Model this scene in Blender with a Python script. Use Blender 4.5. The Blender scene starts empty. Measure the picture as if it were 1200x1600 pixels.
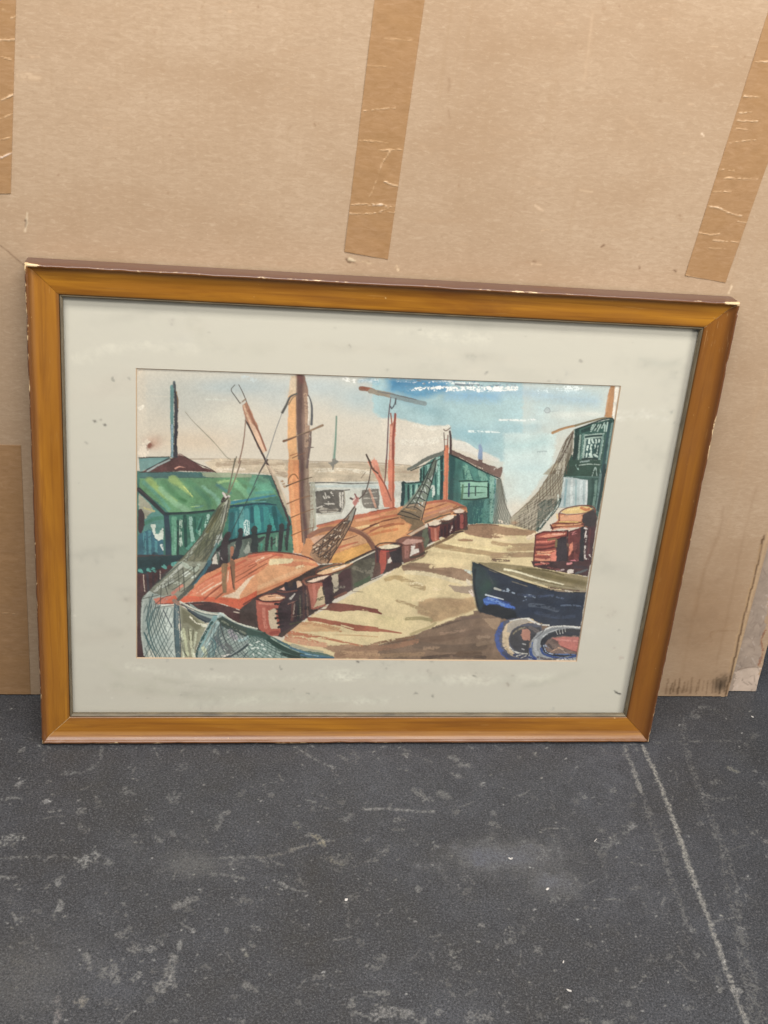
import bpy, bmesh, math, random
import numpy as np
from mathutils import Vector, Matrix, Euler

random.seed(7)
scene = bpy.context.scene

# ------------------------------------------------------------------ camera
FOCAL = 1.87028806          # focal length in thousands of photo pixels
CAM = np.array([-0.19583564, -1.15346977, 0.99905989])
EUL = (1.04326985, -0.09815593, -0.11611464)
cam_data = bpy.data.cameras.new("camera")
cam_data.sensor_fit = 'AUTO'
cam_data.sensor_width = 36.0
cam_data.lens = FOCAL * 1000 / 1600 * 36.0
cam_data.clip_start = 0.02
cam_data.clip_end = 100
cam = bpy.data.objects.new("camera", cam_data)
cam.location = CAM
cam.rotation_euler = EUL
scene.collection.objects.link(cam)
scene.camera = cam

# ------------------------------------------------------------------ light
world = bpy.data.worlds.new("World")
scene.world = world
world.use_nodes = True
bg = world.node_tree.nodes["Background"]
bg.inputs[0].default_value = (0.93, 0.96, 1.0, 1)
bg.inputs[1].default_value = 0.20

def area(name, loc, target, sx, sy, power, col):
    l = bpy.data.lights.new(name, 'AREA')
    l.shape = 'RECTANGLE'; l.size = sx; l.size_y = sy
    l.energy = power; l.color = col
    o = bpy.data.objects.new(name, l)
    o.location = loc
    o.rotation_euler = (Vector(target) - Vector(loc)).to_track_quat('-Z', 'Y').to_euler()
    scene.collection.objects.link(o)
    return o

area("side_light", (2.1, -1.5, 1.15), (0.1, 0.0, 0.3), 0.8, 1.0, 27, (1.0, 0.975, 0.94))
area("ceiling_lamp", (-0.1, -0.66, 2.15), (-0.1, 0.05, 0.6), 2.4, 0.4, 42, (1.0, 0.97, 0.935))
area("ceiling_lamp", (-0.1, -1.9, 2.35), (0.0, 0.0, 0.3), 2.4, 0.5, 50, (1.0, 0.98, 0.96))

vs = scene.view_settings
vs.view_transform = 'Standard'
vs.look = 'None'
vs.gamma = 1
vs.use_curve_mapping = False
vs.exposure = 0.0
scene.render.film_transparent = False

# ------------------------------------------------------------------ planes of the place
def eul_matrix(e):
    return np.array(Euler(e, 'XYZ').to_matrix())
RM = eul_matrix(EUL)
def ray(X, Y):
    X = np.asarray(X, float); Y = np.asarray(Y, float)
    d = np.stack([(X - 600) / (FOCAL * 1000), -(Y - 800) / (FOCAL * 1000), -np.ones_like(X)], -1)
    return d @ RM.T
def hit(X, Y, P0, n):
    d = ray(X, Y)
    t = ((P0 - CAM) @ n) / (d @ n)
    return CAM + d * t[..., None]

LEAN = 0.10928696           # the framed picture leans back by this angle
FW, FH, FD = 0.7598, 0.5781, 0.028
UP = np.array([0, math.sin(LEAN), math.cos(LEAN)])
NN = np.array([0, -math.cos(LEAN), math.sin(LEAN)])
def sheet_uv(X, Y, w):      # measured photo position -> metres on the sheet, w above the frame's back
    q = hit(X, Y, w * NN, NN)
    return np.stack([q[..., 0], q @ UP], -1)
BOX_Y = 0.0676              # front of the cardboard
def box_xz(X, Y):
    q = hit(X, Y, np.array([0, BOX_Y, 0]), np.array([0, -1.0, 0]))
    return np.stack([q[..., 0], q[..., 2]], -1)
def floor_xy(X, Y):
    q = hit(X, Y, np.zeros(3), np.array([0, 0, 1.0]))
    return q[..., :2]

# ------------------------------------------------------------------ object helpers
def tag(o, label=None, cat=None, group=None, kind=None):
    if label: o["label"] = label
    if cat: o["category"] = cat
    if group: o["group"] = group
    if kind: o["kind"] = kind
    return o
def link_mesh(name, verts, faces, mat, parent=None, smooth=False):
    me = bpy.data.meshes.new(name)
    me.from_pydata([tuple(v) for v in verts], [], faces)
    me.update()
    if smooth:
        me.polygons.foreach_set("use_smooth", [True] * len(me.polygons))
    o = bpy.data.objects.new(name, me)
    if mat: me.materials.append(mat)
    scene.collection.objects.link(o)
    if parent: o.parent = parent
    return o
def empty(name, loc=(0, 0, 0), rot=(0, 0, 0)):
    o = bpy.data.objects.new(name, None)
    o.empty_display_size = 0.1
    o.location = loc; o.rotation_euler = rot
    scene.collection.objects.link(o)
    return o
def box_vf(x0, x1, y0, y1, z0, z1):
    v = [(x0,y0,z0),(x1,y0,z0),(x1,y1,z0),(x0,y1,z0),(x0,y0,z1),(x1,y0,z1),(x1,y1,z1),(x0,y1,z1)]
    f = [(0,3,2,1),(4,5,6,7),(0,1,5,4),(1,2,6,5),(2,3,7,6),(3,0,4,7)]
    return v, f
def grid_mesh(name, P, mat, parent=None, colors=None, smooth=False, flip=False, attr="paint"):
    """P: (ny,nx,3) vertex grid; colors: (ny,nx,4) linear."""
    ny, nx = P.shape[:2]
    me = bpy.data.meshes.new(name)
    me.vertices.add(ny * nx)
    me.vertices.foreach_set("co", P.reshape(-1).astype(np.float32))
    idx = np.arange(ny * nx).reshape(ny, nx)
    a, b, c, d = idx[:-1, :-1], idx[:-1, 1:], idx[1:, 1:], idx[1:, :-1]
    q = np.stack([a, b, c, d] if not flip else [a, d, c, b], -1).reshape(-1, 4)
    n = len(q)
    me.loops.add(n * 4)
    me.loops.foreach_set("vertex_index", q.reshape(-1).astype(np.int32))
    me.polygons.add(n)
    me.polygons.foreach_set("loop_start", np.arange(0, n * 4, 4, dtype=np.int32))
    me.polygons.foreach_set("use_smooth", np.full(n, bool(smooth)))
    me.update(calc_edges=True)
    if colors is not None:
        at = me.color_attributes.new(attr, 'FLOAT_COLOR', 'POINT')
        at.data.foreach_set("color", colors.reshape(-1).astype(np.float32))
    o = bpy.data.objects.new(name, me)
    me.materials.append(mat)
    scene.collection.objects.link(o)
    if parent: o.parent = parent
    return o

# ------------------------------------------------------------------ node helpers
class NT:
    def __init__(s, name):
        s.m = bpy.data.materials.new(name); s.m.use_nodes = True
        s.t = s.m.node_tree; s.n = s.t.nodes; s.l = s.t.links
        s.b = s.n["Principled BSDF"]; s.out = s.n["Material Output"]
    def node(s, t, **kw):
        n = s.n.new(t)
        for k, v in kw.items(): setattr(n, k, v)
        return n
    def put(s, sock, v):
        if hasattr(v, 'is_output') or isinstance(v, bpy.types.NodeSocket): s.l.new(v, sock)
        else:
            if isinstance(v, (tuple, list)) and len(v) == 3 and sock.type == 'RGBA': v = (*v, 1)
            sock.default_value = v
    def coord(s, kind="Object"): return s.node("ShaderNodeTexCoord").outputs[kind]
    def attr(s, name):
        a = s.node("ShaderNodeAttribute", attribute_name=name); return a.outputs["Color"], a.outputs["Alpha"]
    def mapping(s, v, scale=(1,1,1), loc=(0,0,0), rot=(0,0,0)):
        m = s.node("ShaderNodeMapping"); s.l.new(v, m.inputs[0])
        m.inputs["Scale"].default_value = scale; m.inputs["Location"].default_value = loc; m.inputs["Rotation"].default_value = rot
        return m.outputs[0]
    def noise(s, v, scale, detail=4, rough=.55, dist=0):
        n = s.node("ShaderNodeTexNoise"); s.l.new(v, n.inputs["Vector"])
        n.inputs["Scale"].default_value = scale; n.inputs["Detail"].default_value = detail
        n.inputs["Roughness"].default_value = rough; n.inputs["Distortion"].default_value = dist
        return n.outputs[0]
    def voro(s, v, scale, feature='F1'):
        n = s.node("ShaderNodeTexVoronoi", feature=feature); s.l.new(v, n.inputs["Vector"])
        n.inputs["Scale"].default_value = scale
        return n.outputs[0]
    def ramp(s, v, stops, interp='LINEAR'):
        n = s.node("ShaderNodeValToRGB"); s.l.new(v, n.inputs[0]); n.color_ramp.interpolation = interp
        e = n.color_ramp.elements
        while len(e) < len(stops): e.new(0.5)
        for i, (p, c) in enumerate(stops):
            e[i].position = p
            e[i].color = (*c, 1) if isinstance(c, (tuple, list, np.ndarray)) else (c, c, c, 1)
        return n.outputs[0]
    def mix(s, f, a, b, mode='MIX'):
        n = s.node("ShaderNodeMix", data_type='RGBA', blend_type=mode)
        s.put(n.inputs[0], f); s.put(n.inputs[6], a); s.put(n.inputs[7], b)
        return n.outputs[2]
    def math(s, op, a, b=0.0, clamp=False):
        n = s.node("ShaderNodeMath", operation=op, use_clamp=clamp)
        s.put(n.inputs[0], a); s.put(n.inputs[1], b); return n.outputs[0]
    def bump(s, h, strength=.3, dist=.001):
        n = s.node("ShaderNodeBump"); s.l.new(h, n.inputs["Height"])
        n.inputs["Strength"].default_value = strength; n.inputs["Distance"].default_value = dist
        s.l.new(n.outputs[0], s.b.inputs["Normal"]); return n.outputs[0]
    def set(s, **kw):
        for k, v in kw.items(): s.put(s.b.inputs[k.replace('_', ' ')], v)
        return s.m

def lin(c):
    c = np.asarray(c, float) / 255.0
    return np.where(c <= .04045, c / 12.92, ((c + .055) / 1.055) ** 2.4)
def hexc(h):
    return lin([int(h[i:i + 2], 16) for i in (0, 2, 4)])

# ------------------------------------------------------------------ brush engine: washes, strokes and dry brush on a sheet
rng = np.random.default_rng(11)
def value_noise(h, w, cell, oct=1, ax=1.0, ay=1.0):
    out = np.zeros((h, w)); amp = 1; tot = 0
    for k in range(oct):
        cx, cy = max(1.0, cell * ax / 2 ** k), max(1.0, cell * ay / 2 ** k)
        gw, gh = int(w / cx) + 3, int(h / cy) + 3
        g = rng.random((gh, gw))
        x = np.arange(w) / cx; y = np.arange(h) / cy
        xi = x.astype(int); yi = y.astype(int)
        fx = x - xi; fy = y - yi; fx = fx * fx * (3 - 2 * fx); fy = fy * fy * (3 - 2 * fy)
        a = g[np.ix_(yi, xi)]; b = g[np.ix_(yi, xi + 1)]; c = g[np.ix_(yi + 1, xi)]; d = g[np.ix_(yi + 1, xi + 1)]
        out += amp * ((a * (1 - fx) + b * fx) * (1 - fy)[:, None] + (c * (1 - fx) + d * fx) * fy[:, None])
        tot += amp; amp *= .55
    return out / tot
def spline(p, n=8):
    p = np.asarray(p, float)
    if len(p) < 3: return p
    q = np.vstack([2 * p[0] - p[1], p, 2 * p[-1] - p[-2]])
    t = np.linspace(0, 1, n, endpoint=False)[:, None]
    o = []
    for i in range(len(p) - 1):
        a, b, c, d = q[i:i + 4]
        o.append(.5 * (2 * b + (c - a) * t + (2 * a - 5 * b + 4 * c - d) * t ** 2 + (3 * b - a - 3 * c + d) * t ** 3))
    return np.vstack(o + [p[-1:]])
class Sheet:
    def __init__(s, w, h, to_px, scale, base, alpha=1.0, tiles=None):
        s.w, s.h, s.to, s.k = w, h, to_px, scale
        s.rgb = np.empty((h, w, 3)); s.rgb[:] = base
        s.a = np.full((h, w), float(alpha))
        s.tiles = tiles or {}; s.vm = 1.0; s.em = 1.0; s.rm = 1.0
        s.n2 = value_noise(h, w, 2.6, 2); s.n6 = value_noise(h, w, 7, 3); s.n20 = value_noise(h, w, 24, 3); s.n60 = value_noise(h, w, 80, 3)
        s.grain = value_noise(h, w, 2.0, 1)
        s.hair_h = value_noise(h, w, 2.0, 2, 9, .8); s.hair_v = value_noise(h, w, 2.0, 2, .8, 9)
    def pts(s, tile, d):
        v = np.array([float(t) for t in d.replace(',', ' ').split()]).reshape(-1, 2)
        x0, y0, k = s.tiles.get(tile, (0, 0, 1.0))
        X, Y = x0 + v[:, 0] / k, y0 + v[:, 1] / k
        return s.to(X, Y), k
    def box(s, p, m):
        x0 = max(0, int(p[:, 0].min() - m)); x1 = min(s.w, int(p[:, 0].max() + m) + 2)
        y0 = max(0, int(p[:, 1].min() - m)); y1 = min(s.h, int(p[:, 1].max() + m) + 2)
        if x1 <= x0 or y1 <= y0: return None
        yy, xx = np.mgrid[y0:y1, x0:x1]
        return (slice(y0, y1), slice(x0, x1)), xx.astype(float), yy.astype(float)
    def lay(s, sl, m, col, var):
        m = np.clip(m, 0, 1)
        c = np.asarray(col, float)
        if c.max() > 1.01: c = lin(c)
        cc = c * (1 + 1.25 * var * s.vm * (1.35 * (s.n20[sl] - .5) * 2 + .55 * (s.n6[sl] - .5) * 2 + .3 * (s.grain[sl] - .5) * 2)[..., None])
        cc = np.clip(cc, 0.004, 1)
        s.rgb[sl] = s.rgb[sl] * (1 - m[..., None]) + cc * m[..., None]
        s.a[sl] = np.maximum(s.a[sl], s.a[sl] * (1 - m) + m)
    def texture(s, sl, m, dry, hair):
        if dry > 0:
            n = {'': .42 * s.grain[sl] + .28 * s.n2[sl] + .30 * s.n6[sl], 'h': .5 * s.hair_h[sl] + .25 * s.grain[sl] + .25 * s.n6[sl], 'v': .5 * s.hair_v[sl] + .25 * s.grain[sl] + .25 * s.n6[sl]}[hair]
            t = .25 + .5 * dry
            m = m * np.clip((n - t) / .12 + .5, 0, 1)
        return m
    def poly(s, tile, d, col, a=1.0, soft=1.2, rough=2.0, var=.16, dry=0, hair='', sm=False):
        p, k = s.pts(tile, d)
        if sm: p = spline(np.vstack([p, p[:1]]), 6)
        b = s.box(p, soft * 2 + rough + 3)
        if b is None: return
        sl, xx, yy = b
        ins = np.zeros(xx.shape, bool); dist = np.full(xx.shape, 1e9)
        q = np.roll(p, -1, 0)
        for (ax, ay), (bx, by) in zip(p, q):
            dx, dy = bx - ax, by - ay
            L = dx * dx + dy * dy
            if L < 1e-9: continue
            t = np.clip(((xx - ax) * dx + (yy - ay) * dy) / L, 0, 1)
            dist = np.minimum(dist, np.hypot(xx - ax - t * dx, yy - ay - t * dy))
            if ay != by:
                c = ((ay > yy) != (by > yy)) & (xx < dx * (yy - ay) / dy + ax)
                ins ^= c
        sd = np.where(ins, dist, -dist) + rough * s.rm * ((s.n6[sl] - .5) * 2.0 + (s.grain[sl] - .5) * 1.3)
        m = np.clip(sd / (soft * 1.5) + .5, 0, 1)
        m = s.texture(sl, m, dry, hair)
        # pigment gathers a little at the rim of a wash
        s.lay(sl, m * a, col, var)
    def line(s, tile, d, col, w, w1=None, a=1.0, soft=1.1, rough=.7, var=.16, dry=0, hair='', wm=None):
        p, k = s.pts(tile, d)
        p = spline(p, 8)
        n = len(p)
        w1 = w if w1 is None else w1
        ws = np.linspace(w, w1, n) / k * s.k
        if wm is not None:
            t = np.linspace(0, 1, n); ws = ws + (wm / k * s.k - ws) * np.sin(np.pi * t)
        b = s.box(p, ws.max() / 2 + soft + rough + 2)
        if b is None: return
        sl, xx, yy = b
        best = np.full(xx.shape, -1e9)
        for i in range(n - 1):
            ax, ay = p[i]; bx, by = p[i + 1]
            dx, dy = bx - ax, by - ay
            L = dx * dx + dy * dy + 1e-9
            t = np.clip(((xx - ax) * dx + (yy - ay) * dy) / L, 0, 1)
            best = np.maximum(best, (ws[i] + (ws[i + 1] - ws[i]) * t) / 2 - np.hypot(xx - ax - t * dx, yy - ay - t * dy))
        sd = best + rough * s.rm * ((s.n6[sl] - .5) * 1.6 + (s.grain[sl] - .5) * 1.2)
        m = np.clip(sd / (soft * 1.35) + .5, 0, 1)
        m = s.texture(sl, m, dry, hair)
        s.lay(sl, m * a, col, var)
    def blob(s, tile, d, rx, ry, col, a=.7, ang=0, var=.1, edge=.5):
        p, k = s.pts(tile, d)
        rx, ry = rx / k * s.k, ry / k * s.k
        b = s.box(p, 2.2 * max(rx, ry))
        if b is None: return
        sl, xx, yy = b
        c, sn = math.cos(math.radians(ang)), math.sin(math.radians(ang))
        X, Y = xx - p[0, 0], yy - p[0, 1]
        r2 = ((X * c + Y * sn) / rx) ** 2 + ((-X * sn + Y * c) / ry) ** 2
        edge = edge * s.em
        r2 = r2 * (1 + edge * (s.n20[sl] - .5) * 2 + edge * .6 * (s.n6[sl] - .5) * 2)
        s.lay(sl, np.exp(-r2 * 1.2) * a, col, var)
    def mesh_net(s, tile, quad, nu, nv, col, w, a=.8, skew=1.0, bow=0, fam=(1, 1), jit=.15, dry=0):
        """cord lines of a net inside a four-sided patch given p00 p10 p11 p01"""
        v = np.array([float(t) for t in quad.replace(',', ' ').split()]).reshape(-1, 2)
        p00, p10, p11, p01 = v
        def at(u, t):
            q = (p00 * (1 - u) + p10 * u) * (1 - t) + (p01 * (1 - u) + p11 * u) * t
            return q
        for f in range(2):
            if not fam[f]: continue
            n = max(2, round((nu if f == 0 else nv) * .82)); 
            sg = 1 if f == 0 else -1
            for i in range(-n, 2 * n):
                u0 = (i + random.uniform(-jit, jit)) / n
                pts = []
                for j in range(7):
                    t = j / 6
                    u = u0 + sg * skew * (t - .5) + bow * t * (1 - t)
                    if -.02 <= u <= 1.02: pts.append(at(u, t))
                if len(pts) > 1:
                    s.line(tile, ' '.join(f'{x:.1f} {y:.1f}' for x, y in pts), col, w * 1.15 * random.uniform(.7, 1.25), a=a * random.uniform(.75, 1), rough=.5, dry=dry)
PIGMENT = 0.99   # how light the dry pigments and boards are overall
# ------------------------------------------------------------------ the watercolour, stroke by stroke
PW = 0.009                                  # height of the painted sheet above the back of the frame
MW = 0.0105                                 # face of the mat
WIN = [(-.2709, .4685), (.2670, .4722), (.2714, .1098), (-.2702, .1096)]   # window cut in the mat
U0, U1, V0, V1 = -.2775, .2775, .1035, .4785
CW = 900
CK = CW / (U1 - U0)
CH = int(CK * (V1 - V0))
def to_canvas(X, Y):
    q = sheet_uv(X, Y, PW)
    return np.stack([(q[:, 0] - U0) * CK, (V1 - q[:, 1]) * CK], -1)
TILES = dict(A=(200,570,6), B=(390,570,6), C=(580,570,6), D=(780,580,6), E=(200,720,6), F=(390,720,6), G=(580,720,6),
             H=(770,720,6), I=(200,880,6), J=(390,880,6), K=(580,880,6), L=(730,880,6))
S = Sheet(CW, CH, to_canvas, CK / 1400.0, lin((216, 207, 190)), 1.0, TILES)
S.rm = .5
poly, line, blob, net = S.poly, S.line, S.blob, S.mesh_net

def paint_sky():
    for d, rx, ry, c, a in [("290 625", 75, 42, (184,187,180), .75), ("390 603", 80, 20, (170,187,192), .75), ("440 625", 50, 26, (192,199,197), .6),
                            ("262 610", 42, 24, (190,190,180), .6), ("300 690", 90, 22, (217,196,170), .75), ("245 660", 30, 30, (200,190,172), .5),
                            ("500 603", 60, 22, (186,202,206), .7), ("560 622", 45, 28, (174,195,200), .75), ("600 640", 30, 22, (180,196,198), .5),
                            ("530 680", 60, 26, (215,206,190), .7), ("560 705", 60, 14, (208,196,176), .6), ("420 690", 60, 24, (214,204,188), .5),
                            ("360 655", 34, 16, (216,212,196), .6), ("345 606", 40, 10, (176,190,192), .5), ("640 690", 50, 30, (222,212,196), .8)]:
        blob('P', d, rx, ry, c, a)
    poly('A', "80 35 160 40 165 500 140 860 90 860", (214,203,184), a=.7, soft=6, rough=5)
    # blue side
    poly('C', "0 120 1420 150 1420 905 1200 905 1080 830 960 790 880 730 760 690 740 580 640 570 540 575 400 545 230 500 100 500 20 440", (166,196,200), soft=3, rough=6, sm=False)
    poly('D', "120 60 400 40 1050 90 1050 420 800 480 500 600 440 740 520 960 160 960 120 900", (180,208,212), a=.85, soft=80, rough=8)
    poly('H', "100 60 100 -260 600 -260 560 0 480 130 350 320 160 520 100 330", (202,219,216), a=.95, soft=4, rough=4)
    blob('H', "200 440", 150, 130, (224,215,198), .9); blob('H', "130 250", 110, 150, (214,218,208), .6); blob('H', "330 60", 220, 60, (186,212,214), .6)
    blob('C', "900 640", 330, 90, (146,186,196), .75, 6); blob('C', "560 430", 190, 60, (142,180,188), .7, 12); blob('C', "1050 480", 200, 110, (178,206,206), .6)
    blob('C', "1000 700", 150, 70, (140,186,196), .6, 12); blob('C', "350 330", 200, 50, (128,172,192), .5, 14)
    poly('C', "130 130 420 135 730 150 725 250 560 290 420 320 260 270 130 240 120 180", (84,148,184), a=.9, soft=8, rough=6, var=.25)
    poly('C', "700 230 1200 250 1200 330 900 330 700 310", (120,170,206), a=.75, soft=14, rough=8)
    poly('C', "180 140 560 140 700 160 690 210 380 190 200 215", (62,130,172), a=.8, soft=8, rough=5, var=.3)
    line('C', "0 150 60 160 130 200", (168,196,200), 70, a=.7, soft=10)
    line('D', "0 190 250 200 560 240 900 280", (160,192,214), 70, a=.65, soft=16, rough=6)
    line('D', "0 500 200 520 330 500", (160,196,204), 70, a=.5, soft=16)
    line('D', "0 690 200 700 420 660", (170,206,208), 80, a=.6, soft=18)
    blob('D', "640 410", 240, 50, (222,225,216), .75); blob('D', "300 470", 180, 30, (212,224,220), .6); blob('D', "880 400", 120, 25, (226,226,216), .7)
    blob('D', "250 850", 220, 70, (204,222,220), .6); blob('D', "560 330", 160, 22, (206,216,212), .5); blob('D', "700 200", 250, 45, (182,208,216), .6)
    # cloud bank
    poly('C', "90 505 230 500 400 545 540 575 640 570 730 575 745 640 690 700 690 800 520 880 390 950 230 950 210 700 120 640", (221,212,196), a=.95, soft=3, rough=5)
    line('C', "400 560 560 600 720 575", (226,220,206), 30, dry=.35); line('C', "300 720 480 730 650 690", (228,222,208), 60, dry=.45, a=.8)
    line('C', "770 715 880 735 980 800", (228,222,210), 26, a=.8); poly('C', "760 700 880 740 980 800 1100 835 1200 880 1200 910 1000 860 900 820 770 780", (222,218,208), a=.9, soft=3)
    # unpainted sparkle and broken strokes along the top
    for d, w in [("410 225 560 215 690 205", 44), ("730 230 900 205 1200 215", 52), ("1000 240 1180 238", 30), ("580 150 740 155", 26), ("740 165 1000 178 1200 175", 34), ("240 150 420 158", 20), ("340 235 400 232", 16)]:
        line('C', d, (226,231,230), w * .7, a=.85, dry=.56, hair='h', rough=3, soft=1.2)
    line('C', "730 225 900 215 1190 218", (238,240,236), 40, dry=.4, rough=5)
    for i in range(34):
        x = random.uniform(430, 1190); y = random.choice([165, 215, 228, 238]) + random.uniform(-10, 10)
        line('C', f"{x} {y} {x + random.uniform(4, 14)} {y - random.uniform(-4, 10)}", (238, 240, 236), random.uniform(4, 10), rough=2, soft=1.0)
    for i in range(40):
        x = random.uniform(300, 1190); y = random.uniform(150, 240)
        line('C', f"{x} {y} {x + random.uniform(6, 30)} {y + random.uniform(-3, 3)}", random.choice([(70, 132, 172), (110, 150, 180), (130, 140, 146)]), random.uniform(4, 9), dry=.15)
    line('C', "410 222 560 215 700 208", (236,238,234), 20, dry=.3, rough=5)
    line('C', "790 182 900 190 1190 186", (118,132,140), 22, dry=.42, hair='h'); line('C', "430 145 460 150", (120,130,135), 12)
    line('D', "0 165 80 160 150 158", (238,240,236), 46, dry=.3, hair='h', rough=4); line('D', "0 130 70 125 150 130", (150,165,172), 22, dry=.5)
    line('D', "380 190 560 170 760 180", (214,228,230), 50, dry=.66, hair='h'); line('D', "620 150 760 160", (228,236,236), 40, dry=.5)
    line('C', "910 620 1060 626 1200 625", (222,232,230), 20, dry=.3, hair='h'); line('D', "0 455 110 455 240 460", (226,232,228), 18, dry=.25); line('D', "280 455 330 450", (226,230,228), 20, dry=.4)
    line('B', "890 130 980 150 1080 140 1190 150", (228,228,222), 40, dry=.5); line('A', "1080 110 1200 150", (196,206,206), 40, dry=.5)
    line('B', "1030 150 1120 140 1200 170", (110,168,196), 30, a=.6, soft=6)
    line('A', "860 470 990 390", (216,212,196), 40, a=.6, soft=8); line('A', "730 320 960 330", (206,208,198), 14, dry=.4); line('A', "190 290 400 300", (206,200,184), 10, a=.5)
    line('D', "420 365 445 340 470 352 472 380 440 388 422 368", (130,135,140), 7, a=.8); poly('D', "425 365 445 345 468 356 468 380 440 385", (176,182,184), a=.6)
    line('D', "470 376 550 370", (150,160,165), 6, a=.5); line('D', "360 755 440 750", (165,182,182), 18, dry=.4)
    line('P', "283 717 390 717 490 721 570 722 640 727", (168,148,126), 2.2, a=.8, rough=1)

def paint_far_sheds():
    # long low building
    poly('P', "320 722 335 716 390 716 485 722 575 723 620 727 655 727 655 752 590 753 485 754 440 745 400 738 335 740", (205,188,162), rough=2.5, var=.22)
    for d, c, w in [("340 725 400 722 440 726", (176,156,132), 8), ("486 726 560 728 590 730", (184,168,144), 8), ("495 742 560 744 640 742", (190,176,152), 8), ("340 735 380 733", (222,208,188), 6),
                    ("490 735 540 734 575 738", (216,206,186), 6), ("600 735 650 736", (180,160,136), 8), ("430 735 445 742", (170,150,128), 8)]:
        line('P', d, c, w, dry=.42, hair='h', rough=2)
    poly('P', "483 753 660 751 660 800 600 806 480 840", (213,213,201), rough=1.5)
    blob('P', "545 800", 60, 10, (222,220,208), .7); blob('P', "575 760", 60, 6, (196,206,202), .7)
    line('F', "555 207 760 202 930 212 1200 206", (98,97,90), 15, 10, rough=1.4); line('F', "620 238 900 236 1200 240", (186,200,198), 26, a=.7)
    line('F', "590 215 596 400 600 620", (172,172,154), 44, dry=.2, hair='v'); line('F', "585 240 590 560", (202,204,190), 16, dry=.35, hair='v'); line('F', "620 240 622 480", (140,142,130), 8, a=.7)
    poly('F', "612 285 740 268 878 275 888 330 882 430 850 478 690 492 625 488", (104,98,90), rough=3, var=.3)
    poly('F', "640 470 670 430 760 455 830 450 825 475 690 490", (190,182,166), a=.7, dry=.3, hair='h')
    for d in ["630 440 690 418", "700 402 790 400", "705 300 720 345", "762 295 785 325", "735 330 750 350", "845 300 850 430", "870 300 868 440", "660 465 720 462", "735 385 740 410", "690 330 700 350"]:
        line('F', d, (206,200,188), 13, dry=.25, rough=1.5)
    line('F', "640 505 760 498 855 490", (188,180,162), 9, a=.8); line('F', "640 470 700 462 810 462", (84,72,64), 9); line('F', "800 272 870 275 935 270", (96,90,84), 11); line('F', "885 280 890 400 860 478", (160,152,136), 10)
    poly('F', "1050 275 1120 265 1210 262 1210 452 1070 440 1045 380", (118,112,102), rough=3, var=.3)
    poly('G', "0 255 60 262 78 330 72 420 0 445", (112,106,98), rough=3, var=.3)
    for d in ["1080 300 1190 290", "1070 350 1190 345", "1080 400 1190 395"]:
        line('F', d, (176,170,158), 12, dry=.45, hair='h')
    line('F', "1040 260 1045 440", (200,198,186), 12, a=.8); line('G', "0 470 60 460 110 440", (196,198,186), 16)
    # left hut
    poly('P', "213 735 335 738 430 742 452 800 472 858 400 866 213 872", (58, 112, 100), var=.2)
    poly('E', "95 -30 240 -36 420 -40 300 20 110 104", (112,150,146), var=.2)
    line('A', "95 872 200 866 330 864 430 858", (72,70,62), 16, 12, dry=.12); line('A', "110 895 230 880 390 878", (96,140,140), 20, a=.6)
    poly('E', "110 106 250 45 390 -22 440 -45 480 -58 520 -46 620 10 700 60 770 78 822 106 640 98 480 96 280 104", (88,52,50), rough=1.5, var=.3)
    line('E', "180 98 280 40 390 -10", (158,170,168), 18, 12); line('E', "168 84 300 15 390 -30", (38,50,54), 10); line('E', "520 -46 640 20 760 70 820 106", (62,36,38), 10); line('E', "110 106 300 108 460 96", (60,40,40), 10)
    line('E', "440 70 480 54 530 62", (206,148,130), 14, 6, dry=.1); line('A', "455 850 485 835 515 850", (150,120,110), 12)
    poly('E', "108 112 300 110 480 102 620 110 740 130 745 160 400 162 110 162", (66,108,106), rough=2); poly('E', "690 112 900 110 1200 128 1200 160 800 160 700 140", (158,168,138), a=.9, rough=3)
    line('E', "110 156 360 150 700 156 1000 160", (62,92,84), 8, a=.7)
    poly('E', "108 165 820 158 1200 150 1260 170 1380 270 1400 330 1200 372 1000 412 800 462 600 470 390 492 330 430 100 262", (96,144,102), rough=2, var=.2)
    poly('F', "20 130 100 140 190 185 240 310 130 330 0 372 -40 300", (92,156,128), rough=3, var=.25); line('F', "0 180 80 150 150 180", (120,170,140), 40, a=.5, soft=8); line('F', "60 300 200 290", (70,150,140), 30, a=.6)
    for d, w, w1, c in [("195 185 310 300 440 380", 74, 40, (148,174,96)), ("420 172 500 240 600 332", 80, 8, (158,186,108)), ("330 200 430 300 520 380", 60, 40, (76,128,86)), ("300 260 420 380 560 470", 40, 60, (132,176,138)),
                        ("560 190 700 300 780 400", 60, 40, (84,140,100)), ("700 240 800 320 860 400", 20, 50, (122,172,146)), ("640 260 740 360 760 440", 50, 40, (74,126,96)), ("840 225 900 270 960 300", 40, 20, (66,124,124)),
                        ("980 190 1060 260 1120 340", 70, 40, (122,180,136)), ("1050 180 1150 240 1200 270", 40, 30, (92,150,110)), ("150 200 280 330 380 450", 40, 30, (92,150,128)), ("850 200 930 185 1020 190", 30, 10, (160,196,130)), ("1000 380 1060 370", 30, 10, (190,214,190)),
                        ("640 430 700 420", 30, 10, (90,136,140)), ("480 350 540 375", 20, 26, (62,112,70))]:
        line('E', d, c, w, w1, a=.85, soft=3, rough=3)
    line('E', "520 240 600 330", (196,206,120), 10, 4); line('E', "590 430 665 422", (160,196,130), 8)
    line('F', "-190 395 -60 372 100 345 235 322", (52,128,146), 30, 20, rough=2); line('F', "-190 430 0 412 130 402 245 412", (16,62,78), 34, 14, rough=2)
    line('F', "0 385 150 380", (110,180,180), 6, a=.8)
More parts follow.
